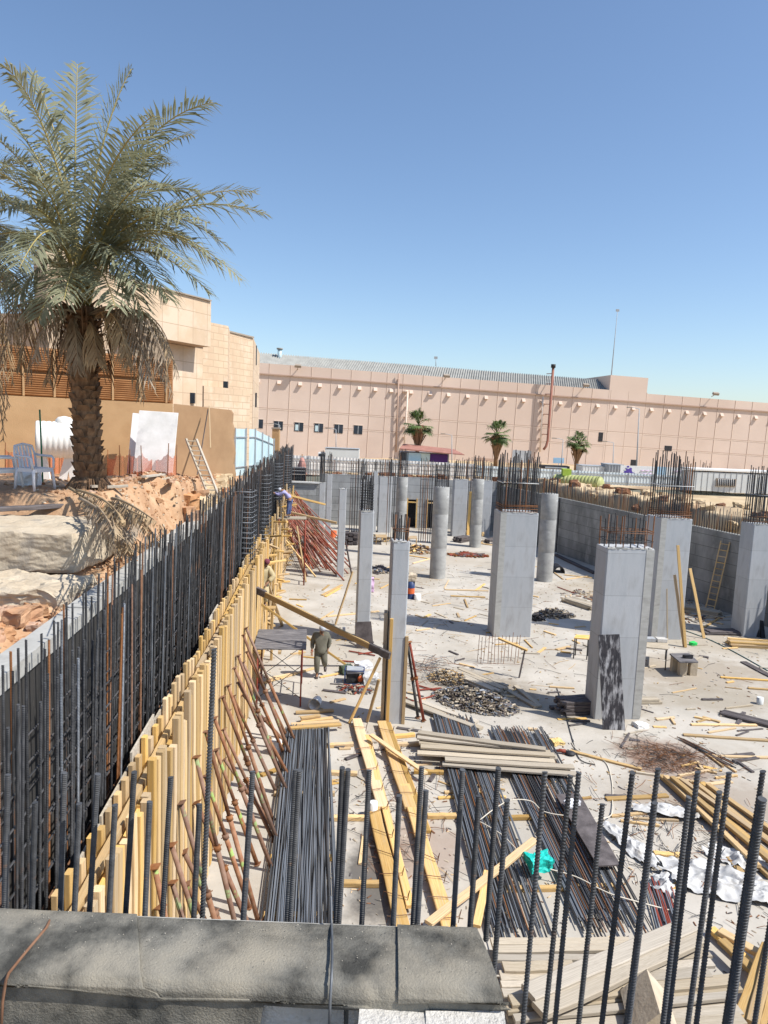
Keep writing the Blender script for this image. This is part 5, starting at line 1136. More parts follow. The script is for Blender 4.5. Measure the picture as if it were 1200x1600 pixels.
# scaffolds
def scaffold(label, p, W, Dp, Hh, top, rz=0.0):
    t = thing('scaffold', label, 'scaffold', p, rot=Matrix.Rotation(rz, 3, 'Z')); B = t.matrix_basis
    def bld(mb, n, m): mb.v = [B @ v for v in mb.v]; return mb.build(n, m, t)
    for x in (0, W):
        mb = MB()
        for y in (0, Dp): mb.tube([(x, y, 0), (x, y, Hh)], .024 if Hh < 2 else .036, 7)
        for z in (.35, Hh*.55, Hh*.8, Hh-.05): mb.tube([(x, 0, z), (x, Dp, z)], .017 if Hh < 2 else .028, 6)
        mb.tube([(x, Dp*.3, Hh*.3), (x, Dp*.3, Hh-.05)], .014, 6); mb.tube([(x, Dp*.7, Hh*.3), (x, Dp*.7, Hh-.05)], .014, 6); bld(mb, 'end_frame', M['red'])
    for y in (0, Dp):
        mb = MB(); mb.tube([(0, y, .25), (W, y, Hh*.75)], .011, 5); mb.tube([(0, y, Hh*.75), (W, y, .25)], .011, 5); bld(mb, 'cross_brace', M['steel'])
    if top == 'ply':
        for k in range(3): mb = MB(); mb.box((W/2, Dp/6+k*Dp/3, Hh+.1+.004*k), (W+.24, Dp/3+.06, .03), jit=.008); bld(mb, 'deck_board', M['darkply'])
        for x in (.05, W/2, W-.05): mb = MB(); mb.box((x, Dp/2, Hh+.03), (.09, Dp+.3, .08)); bld(mb, 'bearer', M['wood'])
    else:
        mb = MB(); mb.box((W/2, Dp/2, Hh+.03), (W+.1, Dp, .05)); bld(mb, 'deck_board', M['oldwood'])
    return t
M['darkply'] = mat('weathered_deck', (.09, .085, .09), (.20, .19, .195), 2.5, bump=.3, stretch=(1, 6, 1), c3=(.30, .28, .27), sc3=2, t3=(.55, .7))
pS = G(401, 1104); scaffold('low red frame scaffold with a dark plywood deck beside the near timber wall', (pS.x, pS.y, 0), 1.25, 1.85, 1.62, 'ply', .10)
pF = G(434, 914); scaffold('tall red frame scaffold carrying the man in the lilac shirt', (pF.x, pF.y, 0), 1.3, .9, 3.33, 'wood', .12)
for k in (1,): pass
# leaning boards
def board(label, bl, br, tl, tr, ztop, dep, m, t=.03, z0=.005, Yback=None):
    a = G(*bl, z0); b = G(*br, z0); c = A(*tr, b.y+dep); d = A(*tl, a.y+dep); n_ = (b-a).cross(d-a).normalized()
    mb = MB(); mb.prism([a, b, c, d], n_*-t); return mb.build('panel', m, label=label, cat='panel')
board('tall scuffed black panel leaning on the wide near right column', (942,1140), (977,1141), (935,992), (968,991), 0, .45, M['film'])
board('square dark board leaning at the foot of the mesh caged column', (557,1013), (584,1014), (555,972), (580,971), 0, .1, M['darkwood'])
board('scuffed black panel leaning at the column foot behind the panel column', (1024,998), (1040,999), (1018,969), (1035,970), 0, .3, M['film'])
board('taller black board leaning on the column at the right edge', (1190,997), (1196,997), (1182,912), (1187,912), 0, .5, M['black'], .1)
board('shorter black board beside the taller one at the right edge column', (1181,995), (1186,996), (1180,944), (1184,944), 0, .3, M['black'], .08)
for lab, a, b, Y in (('tallest of three planks leaning on the column behind the panel column', (1071,1011), (1059,852), .5), ('middle plank leaning on the column behind the panel column', (1069,1010), (1054,898), .4), ('plank leaning on the right side of the column behind the panel column', (1100,997), (1078,888), .6), ('thin dark stick standing left of the three leaning planks', (1043,1003), (1042,920), .1)):
    q = G(*a, .02); inst('plank', PLK[2], q, A(b[0], b[1], q.y+Y), .11 if 'thin' not in lab else .05, .05, up=(0, 1, 0), m=M['oldwood'] if 'thin' in lab else None, label=lab, cat='plank')
for lab, a, b in (('left tall plank leaning on the wide column right of the doorways', (710,836), (711,771)), ('shorter plank beside it leaning on the wide column right of the doorways', (716,834), (715,788)), ('tall plank leaning behind the farther round column', (731,836), (735,768)), ('short plank standing right of the farther round column foot', (755,838), (753,816))):
    q = G(*a, .02); inst('plank', PLK[2], q, A(b[0], b[1], q.y+.4), .2, .07, up=(0, 1, 0), label=lab, cat='plank')
q = G(1109, 952, .02); ladder('yellow wooden ladder leaning on the dark right wall', q, (RX(33.3)-.12, 33.3, 3.35), .42, 11, M['wood'], (.6, -.8, 0))
# round and small things
def drum(label, base, r, h, cols, cat='drum', tilt=None, name='drum'):
    p = G(*base); t = thing(name, label, cat, p); z = 0
    for i, (f, m) in enumerate(cols):
        mb = MB(); mb.lathe(p+Vector((0, 0, z)), [(0, .0)] * (i == 0)+[(r, 0), (r*1.03, .01), (r, .03), (r, h*f-.0)]+([(r, h*f), (0, h*f)] if i == len(cols)-1 else []), 20); mb.build('band' if i % 2 else 'barrel', m, t); z += h*f
    return t, p, h
M['navy'] = mat('navy_paint', (.02, .04, .12), (.04, .07, .18), 4, rough=.5); M['orange'] = mat('orange_paint', (.55, .10, .03), (.62, .16, .06), 4)
drum('blue drum with an orange band, behind the slim near column', (641, 935), .19, .85, [(.3, M['navy']), (.32, M['orange']), (.38, M['navy'])])
p = G(643, 935); rock('rubble_lump', p+Vector((0, 0, 1.02)), (.42, .4, .34), 'lump of concrete sitting on the blue drum', 'rubble', M['rubble'], .07, 0, 3, 6, freq=3)
drum('small white bucket standing right of the blue drum', (652, 937), .16, .28, [(1, M['white'])], 'bucket', name='bucket')
drum('white bucket standing left of the far end of the straight bars', (432, 1177), .13, .33, [(1, M['cabin'])], 'bucket', name='bucket')
drum('little white paint tin on the slab at the right edge', (1187, 1100), .1, .22, [(1, M['cabin'])], 'tin', name='tin')
drum('small white tube standing at the left foot of the mesh caged column', (537, 992), .06, .3, [(1, M['white'])], 'tube', name='tube')
drum('tall white plastic pipe standing upright against the left tied beam', (583, 1276), .085, .33, [(1, M['white'])], 'pipe', name='pipe')
drum('little orange bucket far off by the narrow grey columns', (521, 840), .22, .5, [(1, M['orange'])], 'bucket', name='bucket')
p = G(491, 1110); t = thing('bucket', 'white bucket lying on its side under the near scaffold', 'bucket', p); c = p+Vector((0, 0, .17)); mb = MB(); ax = Vector((.15, .95, 0)).normalized()
mb.lathe(c, [(.17, 0), (.16, .02), (.13, .36), (0, .36)], 20, axis=ax); mb.lathe(c, [(.16, 0), (.125, .34)], 20, axis=ax); mb.build('bucket_body', M['white'], t); mb = MB(); mb.lathe(c, [(.17, -.01), (.185, 0), (.17, .02)], 20, axis=ax); mb.build('rim', M['cabin'], t)
p = G(874, 896); mb = MB(); c = p+Vector((0, 0, 0)); n = 14
vs = []
for i, y in enumerate((0, .2, .4, .6, .8, 1.0)):
    for rr_ in (.33, .28): vs += [(c.x+rr_*math.cos(j/n*math.pi), c.y+y, .01+rr_*1.25*math.sin(j/n*math.pi)) for j in range(n+1)]
K = n+1; fs = []
for i in range(5):
    for j in range(n): fs += [(2*i*K+j, 2*i*K+j+1, (2*i+2)*K+j+1, (2*i+2)*K+j), ((2*i+1)*K+j, (2*i+3)*K+j, (2*i+3)*K+j+1, (2*i+1)*K+j+1)]
fs += [(j, K+j, K+j+1, j+1) for j in range(n)]; mb.add(vs, fs); mb.build('half_pipe', M['black'], label='black half pipe standing on the slab right of the scraped round column', cat='pipe')
# wooden trestles
def trestle(label, cs, hgt, topm, legm, th=.04, over=.03):
    a, b, c, d = [G(*q, hgt) for q in cs]; t = thing('trestle_table', label, 'table', Vector((a.x, a.y, 0))); mb = MB(); mb.prism([a, b, c, d], (0, 0, th)); mb.build('table_top', topm, t)
    for q in (a, b, c, d): e = q+((a+b+c+d)/4-q)*.1; mb = MB(); mb.tube([(e.x, e.y, 0), (e.x, e.y, hgt)], .022, 5); mb.build('leg', legm, t)
    return t
trestle('low table with thin legs and pale slabs, behind the panel column', ((1004,1012),(1044,1016),(1044,999),(1006,997)), .75, M['oldwood'], M['steel'])
p = G(1025, 1003, .8); mb = MB(); mb.box(p+Vector((-.2, .1, .06)), (.35, .3, .12)); mb.build('slab_piece', M['conc'], label='grey slab piece lying on the low table, left one', cat='slab')
mb = MB(); mb.box(p+Vector((.22, .1, .06)), (.35, .3, .12)); mb.build('slab_piece', M['block'], label='pale slab piece lying on the low table, right one', cat='slab')
trestle('small trestle half hidden behind the left side of the panel column', ((897,998),(920,1000),(922,994),(900,993)), .75, M['wood'], M['steel'])
trestle('small yellow bench far off before the wide grey column', ((587,840),(605,841),(604,836),(588,836)), .5, M['wood'], M['wood'])
trestle('small yellow bench before the left doorway', ((638,842),(652,842),(651,838),(640,838)), .5, M['wood'], M['wood'])
t = thing('block_bench', 'board resting on three upright concrete blocks, right of the panel column', 'bench', G(1068, 1055))
for x, y in ((1055,1050),(1067,1056),(1083,1056)): q = G(x, y); mb = MB(); mb.box((q.x, q.y+.1, .27), (.24, .22, .54), jit=.01); mb.build('block', M['rubble'], t)
a, b, c, d = [G(*q, .56) for q in ((1062,1036),(1091,1036),(1076,1022),(1046,1023))]; mb = MB(); mb.prism([a, b, c, d], (0, 0, .05)); mb.build('board', M['darkply'], t)
mb = MB(); q = G(1075, 1028, .62); mb.box(q+Vector((0, 0, .05)), (.3, .12, .1), jit=.02); mb.build('tool', M['black'], label='small dark tool lying on the block bench', cat='tool')
# bar comb in front of the central column
t = thing('bar_comb', 'row of thin upright bars standing before the broad central column', 'reinforcement', G(778, 1036))
for k in range(13):
    q = G(746+k*5.2+R.uniform(-1, 1), 1035+R.uniform(-2, 3)); inst('vertical_bar', bar_r, q, q+Vector((R.uniform(-.04, .04), 0, R.uniform(.95, 1.1))), .02, .02, t, m=M['rust'])
inst('tie_bar', bar_r, G(745, 1036, .06), G(812, 1038, .06), .018, .018, t, m=M['rust'])
q = G(811, 1059); t2 = thing('propped_stick', 'short sloping plank on an upright stick before the broad central column', 'prop', q); inst('stick', PLK[0], q, q+Vector((.13, 0, .95)), .05, .05, t2, m=M['darkwood']); inst('cross_plank', PLK[1], q+Vector((.2, -.05, .97)), A(779, 997, q.y+.5), .12, .06, t2)
# stacks of boards
def stack(c, ang, L, n, rows, w_, h_, m, lab, grp, jitt=.05, px=True):
    p = G(*c) if px else Vector(c); d = Vector((math.cos(ang), math.sin(ang), 0)); s = Vector((-d.y, d.x, 0))
    for r in range(rows):
        for k in range(n):
            o = p+s*((k-(n-1)/2)*w_*1.08+R.uniform(-.02, .02))+d*R.uniform(-jitt*3, jitt*3)+Vector((0, 0, h_*(r+.5)+.005+r*.003)); dd_ = (d+s*R.uniform(-jitt, jitt)).normalized()
            inst('board', R.choice(PLK), o-dd_*L/2, o+dd_*L/2, w_, h_*.95, m=M[m] if m != 'wood' else None, label=lab, cat='board', group=grp)
stack((907, 946), 2.1, 1.7, 5, 3, .13, .07, 'oldwood', 'board in the slanting stack left of the panel column head', 'slanting stack behind the panel column')
stack((896, 1112), 0.2, 1.0, 4, 4, .14, .1, 'darkwood', 'dark timber in the stack at the left foot of the panel column', 'dark stack by the panel column')
stack((1008, 1098), 0.1, .7, 2, 2, .14, .08, 'oldwood', 'short timber lying behind the right foot of the panel column', 'timbers behind the panel column')
stack((1088, 956), 2.4, 2.2, 4, 3, .15, .07, 'oldwood', 'board in the stack behind the leaning planks by the right wall', 'stack by the right wall')
stack((1130, 990), .1, 1.6, 3, 3, .18, .05, 'darkwood', 'thin dark board in the low stack left of the right edge column', 'low dark stack by the right edge column')
stack((1182, 1010), -.05, 2.2, 5, 3, .12, .07, 'wood', 'yellow timber in the stack before the right edge column', 'yellow stack by the right edge column', .03)
stack((549, 850), 1.5, 1.0, 3, 8, .3, .1, 'darkwood', 'dark panel in the tall stack beyond the mesh caged column', 'tall dark stack far off')
stack((722, 846), .9, 1.3, 4, 3, .18, .12, 'darkwood', 'dark board in the stack at the foot of the column right of the doorways', 'dark stack by the far wide column')
stack((768, 848), .9, 1.3, 3, 3, .16, .1, 'darkwood', 'dark board in the stack right of the farther round column', 'dark stack by the farther round column')
stack((745, 1068), 2.25, 2.1, 5, 3, .15, .06, 'oldwood', 'long grey board on top of the metal offcut heap', 'grey boards on the offcut heap', .04)
stack((1185, 1130), 2.5, 2.0, 8, 2, .05, .04, 'darkwood', 'thin dark batten in the bundle at the right edge', 'dark battens at the right edge', .02)
one((806,1072),(843,1104),'grey board lying right of the offcut heap, nearer the panel column', .16, .07, m='oldwood')
one((772,1066),(838,1105),'long grey board right of the offcut heap, pointing at the other', .17, .07, m='oldwood')
one((752,1058),(800,1098),'thin grey batten beside the heap of metal offcuts', .09, .05, m='oldwood')
for a, b, w_ in (((695,921),(763,923),.16),((704,931),(758,933),.13),((503,930),(534,914),.14),((508,932),(531,919),.14),((504,922),(514,914),.1),((452,936),(479,937),.12),((511,963),(592,955),.12),((412,1067),(490,1044),.12),((420,1060),(470,1050),.1),((500,968),(521,955),.06),
      ((1126,1058),(1215,1064),.1),((1169,1075),(1210,1078),.1),((1080,1132),(1182,1133),.1),((1068,1148),(1215,1158),.12),((1112,1181),(1215,1184),.1),((891,1173),(1002,1202),.11),((947,1248),(1043,1243),.14),((1022,1333),(1067,1336),.12),((1045,1389),(1062,1382),.14),
      ((882,898),(926,903),.12),((884,905),(920,900),.1),((640,868),(680,874),.14),((645,880),(675,872),.12),((860,890),(880,905),.08),((1096,1172),(1130,1198),.05),((1112,1180),(1150,1206),.05),((1060,1212),(1110,1203),.07),((1085,1200),(1120,1208),.06),((1090,1190),(1100,1206),.07),
      ((955,1275),(1010,1270),.08),((970,1282),(1030,1290),.06),((990,1278),(1060,1282),.06),((1140,1340),(1176,1385),.14),((1170,1400),(1215,1396),.14),((500,1058),(530,1052),.08),((820,1000),(832,1012),.05),((662,965),(672,960),.12),((1085,1120),(1110,1125),.08),((1098,1120),(1125,1128),.1),((1040,985),(1060,990),.07),((860,960),(872,968),.07),
      ((650,985),(672,982),.08),((840,1020),(852,1012),.1),((870,1015),(890,1010),.14),((876,1018),(892,1020),.1),((1105,970),(1130,975),.12),((1100,980),(1125,965),.1),((895,1000),(905,1005),.1),((600,890),(610,885),.1),((850,986),(868,992),.1)):
    plank(a, b, w_, .045, label='loose yellow plank or offcut lying flat on the slab')
for k in range(190):
    px, py = R.uniform(450, 1190), 870+380*R.random()**1.2; L = R.uniform(8, 34)*(py-640)/350; a = R.uniform(-.5, .5)
    if k % 3 == 0: a = R.uniform(-1.5, 1.5)
    plank((px, py), (px+L*math.cos(a), py+L*math.sin(a)*.5), R.uniform(.04, .12), R.uniform(.02, .05), m=R.choice(('wood', 'wood', 'oldwood', 'darkwood')), label='small offcut of board lying loose on the open slab', cat='offcut', group='offcuts strewn over the slab', name='offcut')
# long lumber at the right
for k in range(12):
    u = k/11; a = (1036+u*70+R.uniform(-4, 4), 1212+u*14); b = (a[0]+165+R.uniform(-25, 25), a[1]+150-u*30+R.uniform(-8, 8))
    plank(a, b, .13, .07, .02+.08*(k % 3), label='long fresh yellow plank in the loose bunch at the right edge', group='long lumber at the right edge')
for a, b, z in (((1112,1452),(1212,1540),.05),((1125,1455),(1205,1500),.12),((1198,1478),(1148,1612),.3),((1185,1500),(1165,1620),.22),((1128,1470),(1180,1520),.2),((1210,1460),(1175,1600),.35),((1215,1530),(1190,1640),.25)):
    plank(a, b, .16, .08, z, label='rough yellow timber in the heap at the bottom right corner', group='timbers in the bottom right corner', name='timber')
# wide boards behind the near wall
M['pale'] = mat('pale_board', (.38, .32, .24), (.55, .48, .37), 2, bump=.25, bsc=9, rnd=.22, stretch=(1.5, 12, 12), c3=(.33, .2, .1), sc3=3, t3=(.6, .7))
k = 0
for (a, b, z, n_) in (((765,1472),(992,1470),.40,3),((778,1512),(900,1512),.40,2),((790,1540),(870,1538),.38,2),((930,1505),(1110,1492),.42,3),((800,1566),(1150,1530),.4,3),((812,1600),(1150,1566),.34,3),((765,1480),(990,1500),.25,2),((800,1590),(1140,1560),.18,3),((800,1500),(1000,1500),.12,3),((820,1560),(1120,1530),.06,3)):
    for q_ in range(n_):
        k += 1; dy_ = q_*13; plank((a[0]+R.uniform(-10, 10), a[1]+dy_), (b[0]+R.uniform(-12, 12), b[1]+dy_+R.uniform(-3, 3)), R.choice((.12, .15, .19)), R.uniform(.05, .08), z+R.uniform(-.02, .03), m=R.choice(('pale', 'pale', 'oldwood')), label='pale board in the jumbled pile just beyond the near wall', group='boards beyond the near wall', name='board')
one((825,1552),(1078,1447),'upper grey grooved board laid slantwise on the pale board pile', .3, .09, .6, m='oldwood', name='board'); one((842,1580),(1094,1466),'lower grey grooved board laid slantwise on the pale board pile', .26, .09, .56, m='oldwood', name='board')
p = G(1012, 1590, .55); mb = MB(); mb.prism([p+Vector((-.32, -.3, 0)), p+Vector((.32, -.3, 0)), p+Vector((.02, -.3, .34))], (.1, .75, 0)); mb.build('concrete_wedge', M['rubble'], label='grey concrete wedge lying on the pale boards near the bottom edge', cat='block')
# dark board on the bars
a, b, c, d = [G(*q, .2) for q in ((868,1243),(905,1241),(969,1353),(934,1355))]; mb = MB(); mb.prism([a, d, c, b], (0, 0, .03)); mb.build('panel', M['darkwood'], label='long dark plywood board lying on the slanting bars', cat='panel')
rock('tape_roll', G(894, 1257, .27)+Vector((0, 0, .03)), (.34, .2, .1), 'crumpled grey and white packet on the upper end of the dark board', 'packet', M['greyplastic'], .03, .4, 3, 5, freq=6)
rock('plastic_bag', G(842, 1353, .22)+Vector((0, 0, .09)), (.46, .36, .2), 'crumpled teal plastic bag on the slanting bars', 'bag', M['teal'], .07, .3, 13, 9, freq=5)
rock('paper_scrap', G(1000, 1135)+Vector((0, 0, .05)), (.36, .3, .12), 'crumpled white paper at the right foot of the panel column', 'paper', M['white'], .06, .3, 33, 7, freq=5)
rock('green_scrap', G(1083, 1008)+Vector((0, 0, .06)), (.25, .2, .12), 'small bright green plastic scrap right of the leaning planks', 'scrap', mat('green_plastic', (.03, .5, .1), (.05, .6, .15), 4), .04, .3, 53, 5, freq=5)
# crumpled white sheets
M['sheet'] = mat('white_sheet', (.42, .42, .41), (.58, .58, .58), 3, rough=.5, c3=(.36, .33, .28), sc3=2.5, t3=(.55, .7))
def crumple(label, poly_c, rx, ry, rot, seed, hgt=.16, n=46):
    c = G(*poly_c); mb = MB(); vs = []; keep = {}
    def edge(an): return 1+.35*noise.noise(Vector((math.cos(an)*1.7, math.sin(an)*1.7, seed)))+.18*noise.noise(Vector((math.cos(an)*5, math.sin(an)*5, seed+7)))
    nr = n//2; na = n*2
    for i in range(nr+1):
        for j in range(na):
            an = j/na*6.28318; r = (i/nr)*edge(an); x = rx*r*math.cos(an); y = ry*r*math.sin(an)
            f = noise.ridged_multi_fractal(Vector((x*1.6, y*1.6, seed)), 1, 2.1, 4, 1, 2)*.5
            z = max(.006, hgt*(f*1.5-.45)*(1-.3*(i/nr)))+.05*abs(noise.noise(Vector((x*7, y*7, seed))))+.03*abs(noise.noise(Vector((x*15, y*15, seed))))
            vs.append((c.x+x*math.cos(rot)-y*math.sin(rot), c.y+x*math.sin(rot)+y*math.cos(rot), z+.01))
    mb.add(vs, [(i*na+j, i*na+(j+1) % na, (i+1)*na+(j+1) % na, (i+1)*na+j)[::-1] for i in range(nr) for j in range(na)], 0, True)
    return mb.build('plastic_sheet', M['sheet'], label=label, cat='plastic sheet')
crumple('large crumpled white sheet between the lumber and the cut wires', (1105, 1375), .85, .5, -.25, 3, .24)
crumple('white crumpled sheet touching the lower side of the lumber bunch', (1150, 1345), .6, .3, -.5, 31, .2)
crumple('small torn white sheet between the two big ones and the red bar ends', (1040, 1385), .35, .3, .2, 37, .15)
crumple('narrow crumpled white sheet trailing beside the dark board', (985, 1325), .24, .75, .35, 8, .2)
crumple('small crumpled white sheet under the upper end of the lumber', (1045, 1272), .75, .25, -.2, 14, .18)
crumple('crumpled white sheet at the lower right among wires', (1185, 1400), .6, .35, -.5, 24, .16)
# heaps: metal offcuts, wires, rubble
def heap(name, label, cen, rx, ry, hgt, n, size, mats, rot=0, kind='stuff', long=1.0):
    c = G(*cen); mb = MB()
    for k in range(n):
        a = R.uniform(0, 6.283); r = math.sqrt(R.random()); x = rx*r*math.cos(a); y = ry*r*math.sin(a); z = hgt*(1-r*r)*R.random()+size*.25
        s = size*R.uniform(.5, 1.3); rt = Matrix.Rotation(R.uniform(0, 6), 3, 'Z') @ Matrix.Rotation(R.uniform(-.7, .7), 3, 'X')
        mb.box((c.x+x*math.cos(rot)-y*math.sin(rot), c.y+x*math.sin(rot)+y*math.cos(rot), z), (s*1.6*long, s*.6, s*.35), rt, mi=R.randrange(len(mats)), jit=s*.08)
    return mb.build(name, mats, label=label, kind=kind)
M['rubdk'] = mat('brown_metal', (.10, .08, .06), (.24, .20, .15), 5)
heap('metal_offcuts', 'heap of small dark and cream formwork clamps in the middle of the slab', (742, 1098), 1.35, .8, .42, 1900, .065, [M['darkwood'], M['oldwood'], M['steelgrey'], M['rubdk'], M['rubdk']], -.5, long=1.3)
heap('metal_offcuts', 'clamp heap end near the slim column', (705, 1062), .8, .7, .3, 600, .06, [M['darkwood'], M['oldwood'], M['rubdk'], M['wood']], -.5, long=1.3)
heap('rubble', 'dark rubble heap right of the broad central column', (866, 962), .95, .5, .35, 700, .075, [M['darkwood'], M['rubble'], M['steelgrey'], M['rubdk']], 0)
heap('rubble', 'dark scrap left of the rubble heap', (838, 968), .35, .3, .3, 90, .1, [M['black'], M['darkwood']], 0)
heap('scrap', 'dark timber scrap pile far off left of the doorways', (655, 862), .9, 1.0, .5, 260, .16, [M['darkwood'], M['oldwood'], M['rustheap'], M['wood']], 0)
heap('scrap', 'red scrap bars far off between the round columns', (730, 868), 1.0, .5, .15, 120, .16, [M['red'], M['rust'], M['darkwood']], 0, long=3)
heap('scrap', 'scrap heap before the bare column', (592, 893), .6, .5, .3, 160, .13, [M['darkwood'], M['oldwood'], M['steelgrey']], 0, long=2)
heap('scrap', 'timber litter below the back wall', (570, 842), 2.4, 1.3, .3, 300, .14, [M['oldwood'], M['wood'], M['darkwood'], M['block']], 0, long=1.6)
heap('scrap', 'timber litter right of the back wall columns', (800, 850), 2.5, 1.5, .2, 200, .14, [M['oldwood'], M['wood'], M['darkwood']], 0, long=2)
heap('scrap', 'litter of chips before the right wall', (1000, 945), 3.8, 3.0, .05, 500, .09, [M['oldwood'], M['wood'], M['darkwood'], M['rustheap']], -.4, long=2.2)
heap('chips', 'fine chips and clods scattered over the slab', (800, 1000), 11, 15, .012, 2200, .035, [M['oldwood'], M['rubble'], M['rustheap'], M['wood'], M['block']], 0, long=1.5)
heap('chips', 'fine chips on the slab in the foreground', (800, 1300), 4.5, 5, .012, 1300, .028, [M['oldwood'], M['rubble'], M['rustheap'], M['wood'], M['darkwood']], 0, long=1.8)
def wires(name, label, cen, rx, ry, n, L0, mats, hgt=.08, r=.006, kind='stuff'):
    c = G(*cen); mb = MB()
    for k in range(n):
        x = c.x+R.gauss(0, rx*.5); y = c.y+R.gauss(0, ry*.5); a = R.uniform(0, 6.283); L = L0*R.uniform(.4, 1.4); z = R.uniform(.01, hgt)
        d = Vector((math.cos(a), math.sin(a), 0)); s = Vector((-d.y, d.x, 0)); b = R.uniform(-.3, .3)
        mb.tube([Vector((x, y, z))-d*L/2, Vector((x, y, z+.02))+s*b*L*.5, Vector((x, y, R.uniform(.01, hgt)))+d*L/2+s*b*.3], r, 3, R.randrange(len(mats)), cap=False)
    return mb.build(name, mats, label=label, kind=kind)
wires('wire_scrap', 'rusty tangle of cut tie wires beside the dark bars', (1045, 1186), 1.3, 1.0, 420, .4, [M['rust'], M['rust'], M['steel']], .07, .005)
wires('wire_scrap', 'loose dark wires among the white sheets', (1080, 1330), 2.0, 2.4, 150, .6, [M['steel'], M['steel'], M['rust']], .05, .006)
wires('wire_scrap', 'thin wires strewn left of the offcut heap', (675, 1045), .9, 1.3, 90, .8, [M['steel'], M['rust'], M['steelgrey']], .12, .006)
wires('wire_scrap', 'thin wires and sticks strewn over the slab', (780, 980), 9, 12, 260, .7, [M['rust'], M['steel'], M['steelgrey'], M['wood']], .02, .006)
wires('wire_scrap', 'wires about the tied beams', (620, 1270), 1.5, 3, 90, .7, [M['rust'], M['steel']], .1, .006)
for k in range(9):
    a = (1058+k*1.6, 1152+k*.6+R.uniform(-1, 1)); b = (1136+k*2+R.uniform(-4, 4), 1196+R.uniform(-4, 4))
    inst('steel_bar', bar_r, G(*a, .04), G(*b, .04), .03, .03, m=M['rust'] if k % 3 == 0 else M['steel'], label='dark bar in the short bundle right of the rusty wire tangle', cat='steel bar', group='short dark bars by the wire tangle')
for k in range(16):
    a = (1005+k*2.6, 1372+R.uniform(-8, 8)); b = (1030+k*2.6+R.uniform(-3, 3), 1448+R.uniform(-10, 10))
    inst('steel_bar', bar_r, G(*a, .06), G(*b, .05), .03, .03, m=M['red'] if k % 2 else M['steelgrey'], label='red or grey bar end in the fan beside the lower white sheet', cat='steel bar', group='red bar ends by the white sheet')
for a, b in (((545,1017),(586,1024)),((529,1032),(566,1035)),((871,917),(898,927)),((650,1070),(692,1082)),((648,1095),(693,1083)),((560,1022),(588,1018)),((631,1088),(650,1098)),((655,1078),(690,1075))):
    q = G(*a, .04); r_ = G(*b, .04); inst('steel_tube', bar_r, q, r_, .05, .05, m=M['red'], label='red steel tube lying loose on the slab', cat='tube', group='loose red tubes')
q = G(869, 867, .08); inst('steel_beam', PLK[0], q, G(928, 895, .08), .25, .14, m=M['darkwood'], label='long dark beam lying before the right wall, beyond the half pipe', cat='beam')
q = G(1162, 1034, .03); inst('sheet_edge', PLK[0], q, G(1215, 1062, .03), .25, .04, m=M['darkwood'], label='dark sheet lying at the right edge above the thin planks', cat='sheet')
# long cables
M['cable'] = mat('pale_cable', (.6, .55, .45), (.7, .65, .55), 3); M['dcable'] = mat('dark_cable', (.05, .12, .12), (.07, .15, .15), 3)
def cable(label, pts, m, r=.012, z=.02, name='cable'):
    P = [G(*p[:2], z if len(p) < 3 else p[2]) for p in pts]; Q = []
    for i in range(len(P)-1):
        p0, p1, p2, p3 = P[max(i-1, 0)], P[i], P[i+1], P[min(i+2, len(P)-1)]
        for k in range(6):
            t = k/6; Q.append(.5*((2*p1)+(p2-p0)*t+(2*p0-5*p1+4*p2-p3)*t*t+(3*p1-p0-3*p2+p3)*t**3))
    Q.append(P[-1]); mb = MB(); mb.tube(Q, r, 5); mb.build(name, m, label=label, cat='cable')
cable('pale cable looping over the slanting bars and past the teal bag', [(750,1281,.2),(775,1262,.25),(800,1250,.3),(830,1252,.25),(850,1268,.2),(890,1275,.2),(950,1277,.1),(957,1250),(955,1215),(945,1190),(920,1182),(900,1170),(893,1160)], M['cable'])
cable('second pale cable running from the near slanting bars to the sheets', [(748,1283,.2),(785,1305,.22),(820,1340,.25),(850,1355,.25),(900,1370,.22),(950,1395,.2),(1000,1410,.12),(1050,1423)], M['cable'])
cable('dark green cable snaking toward the right edge', [(1070,985),(1110,1000),(1150,1020),(1200,1048)], M['dcable'], .018)
cable('thin dark cable from the panel column to the rusty wires', [(870,1075),(882,1110),(893,1150),(905,1185),(930,1195)], M['steel'], .012)
# grinder with gloves
t = thing('angle_grinder', 'small red and black grinder lying left of the thin yellow plank', 'tool', G(876, 1174)); c = G(876, 1174, .06); mb = MB(); mb.tube([c+Vector((-.2, .02, 0)), c+Vector((.02, 0, .02)), c+Vector((.12, -.02, .02))], [.03, .045, .05], 8); mb.build('body', M['red'], t); mb = MB(); mb.lathe(c+Vector((.24, -.03, -.03)), [(0, 0), (.14, 0), (.14, .02), (.05, .06), (0, .06)], 14); mb.build('disc', M['black'], t)
rock('glove', G(870, 1162)+Vector((0, 0, .04)), (.35, .28, .09), 'pair of crumpled yellow work gloves above the grinder', 'glove', mat('yellow_glove', (.6, .42, .15), (.66, .5, .25), 5), .06, .4, 23, 7, freq=5)
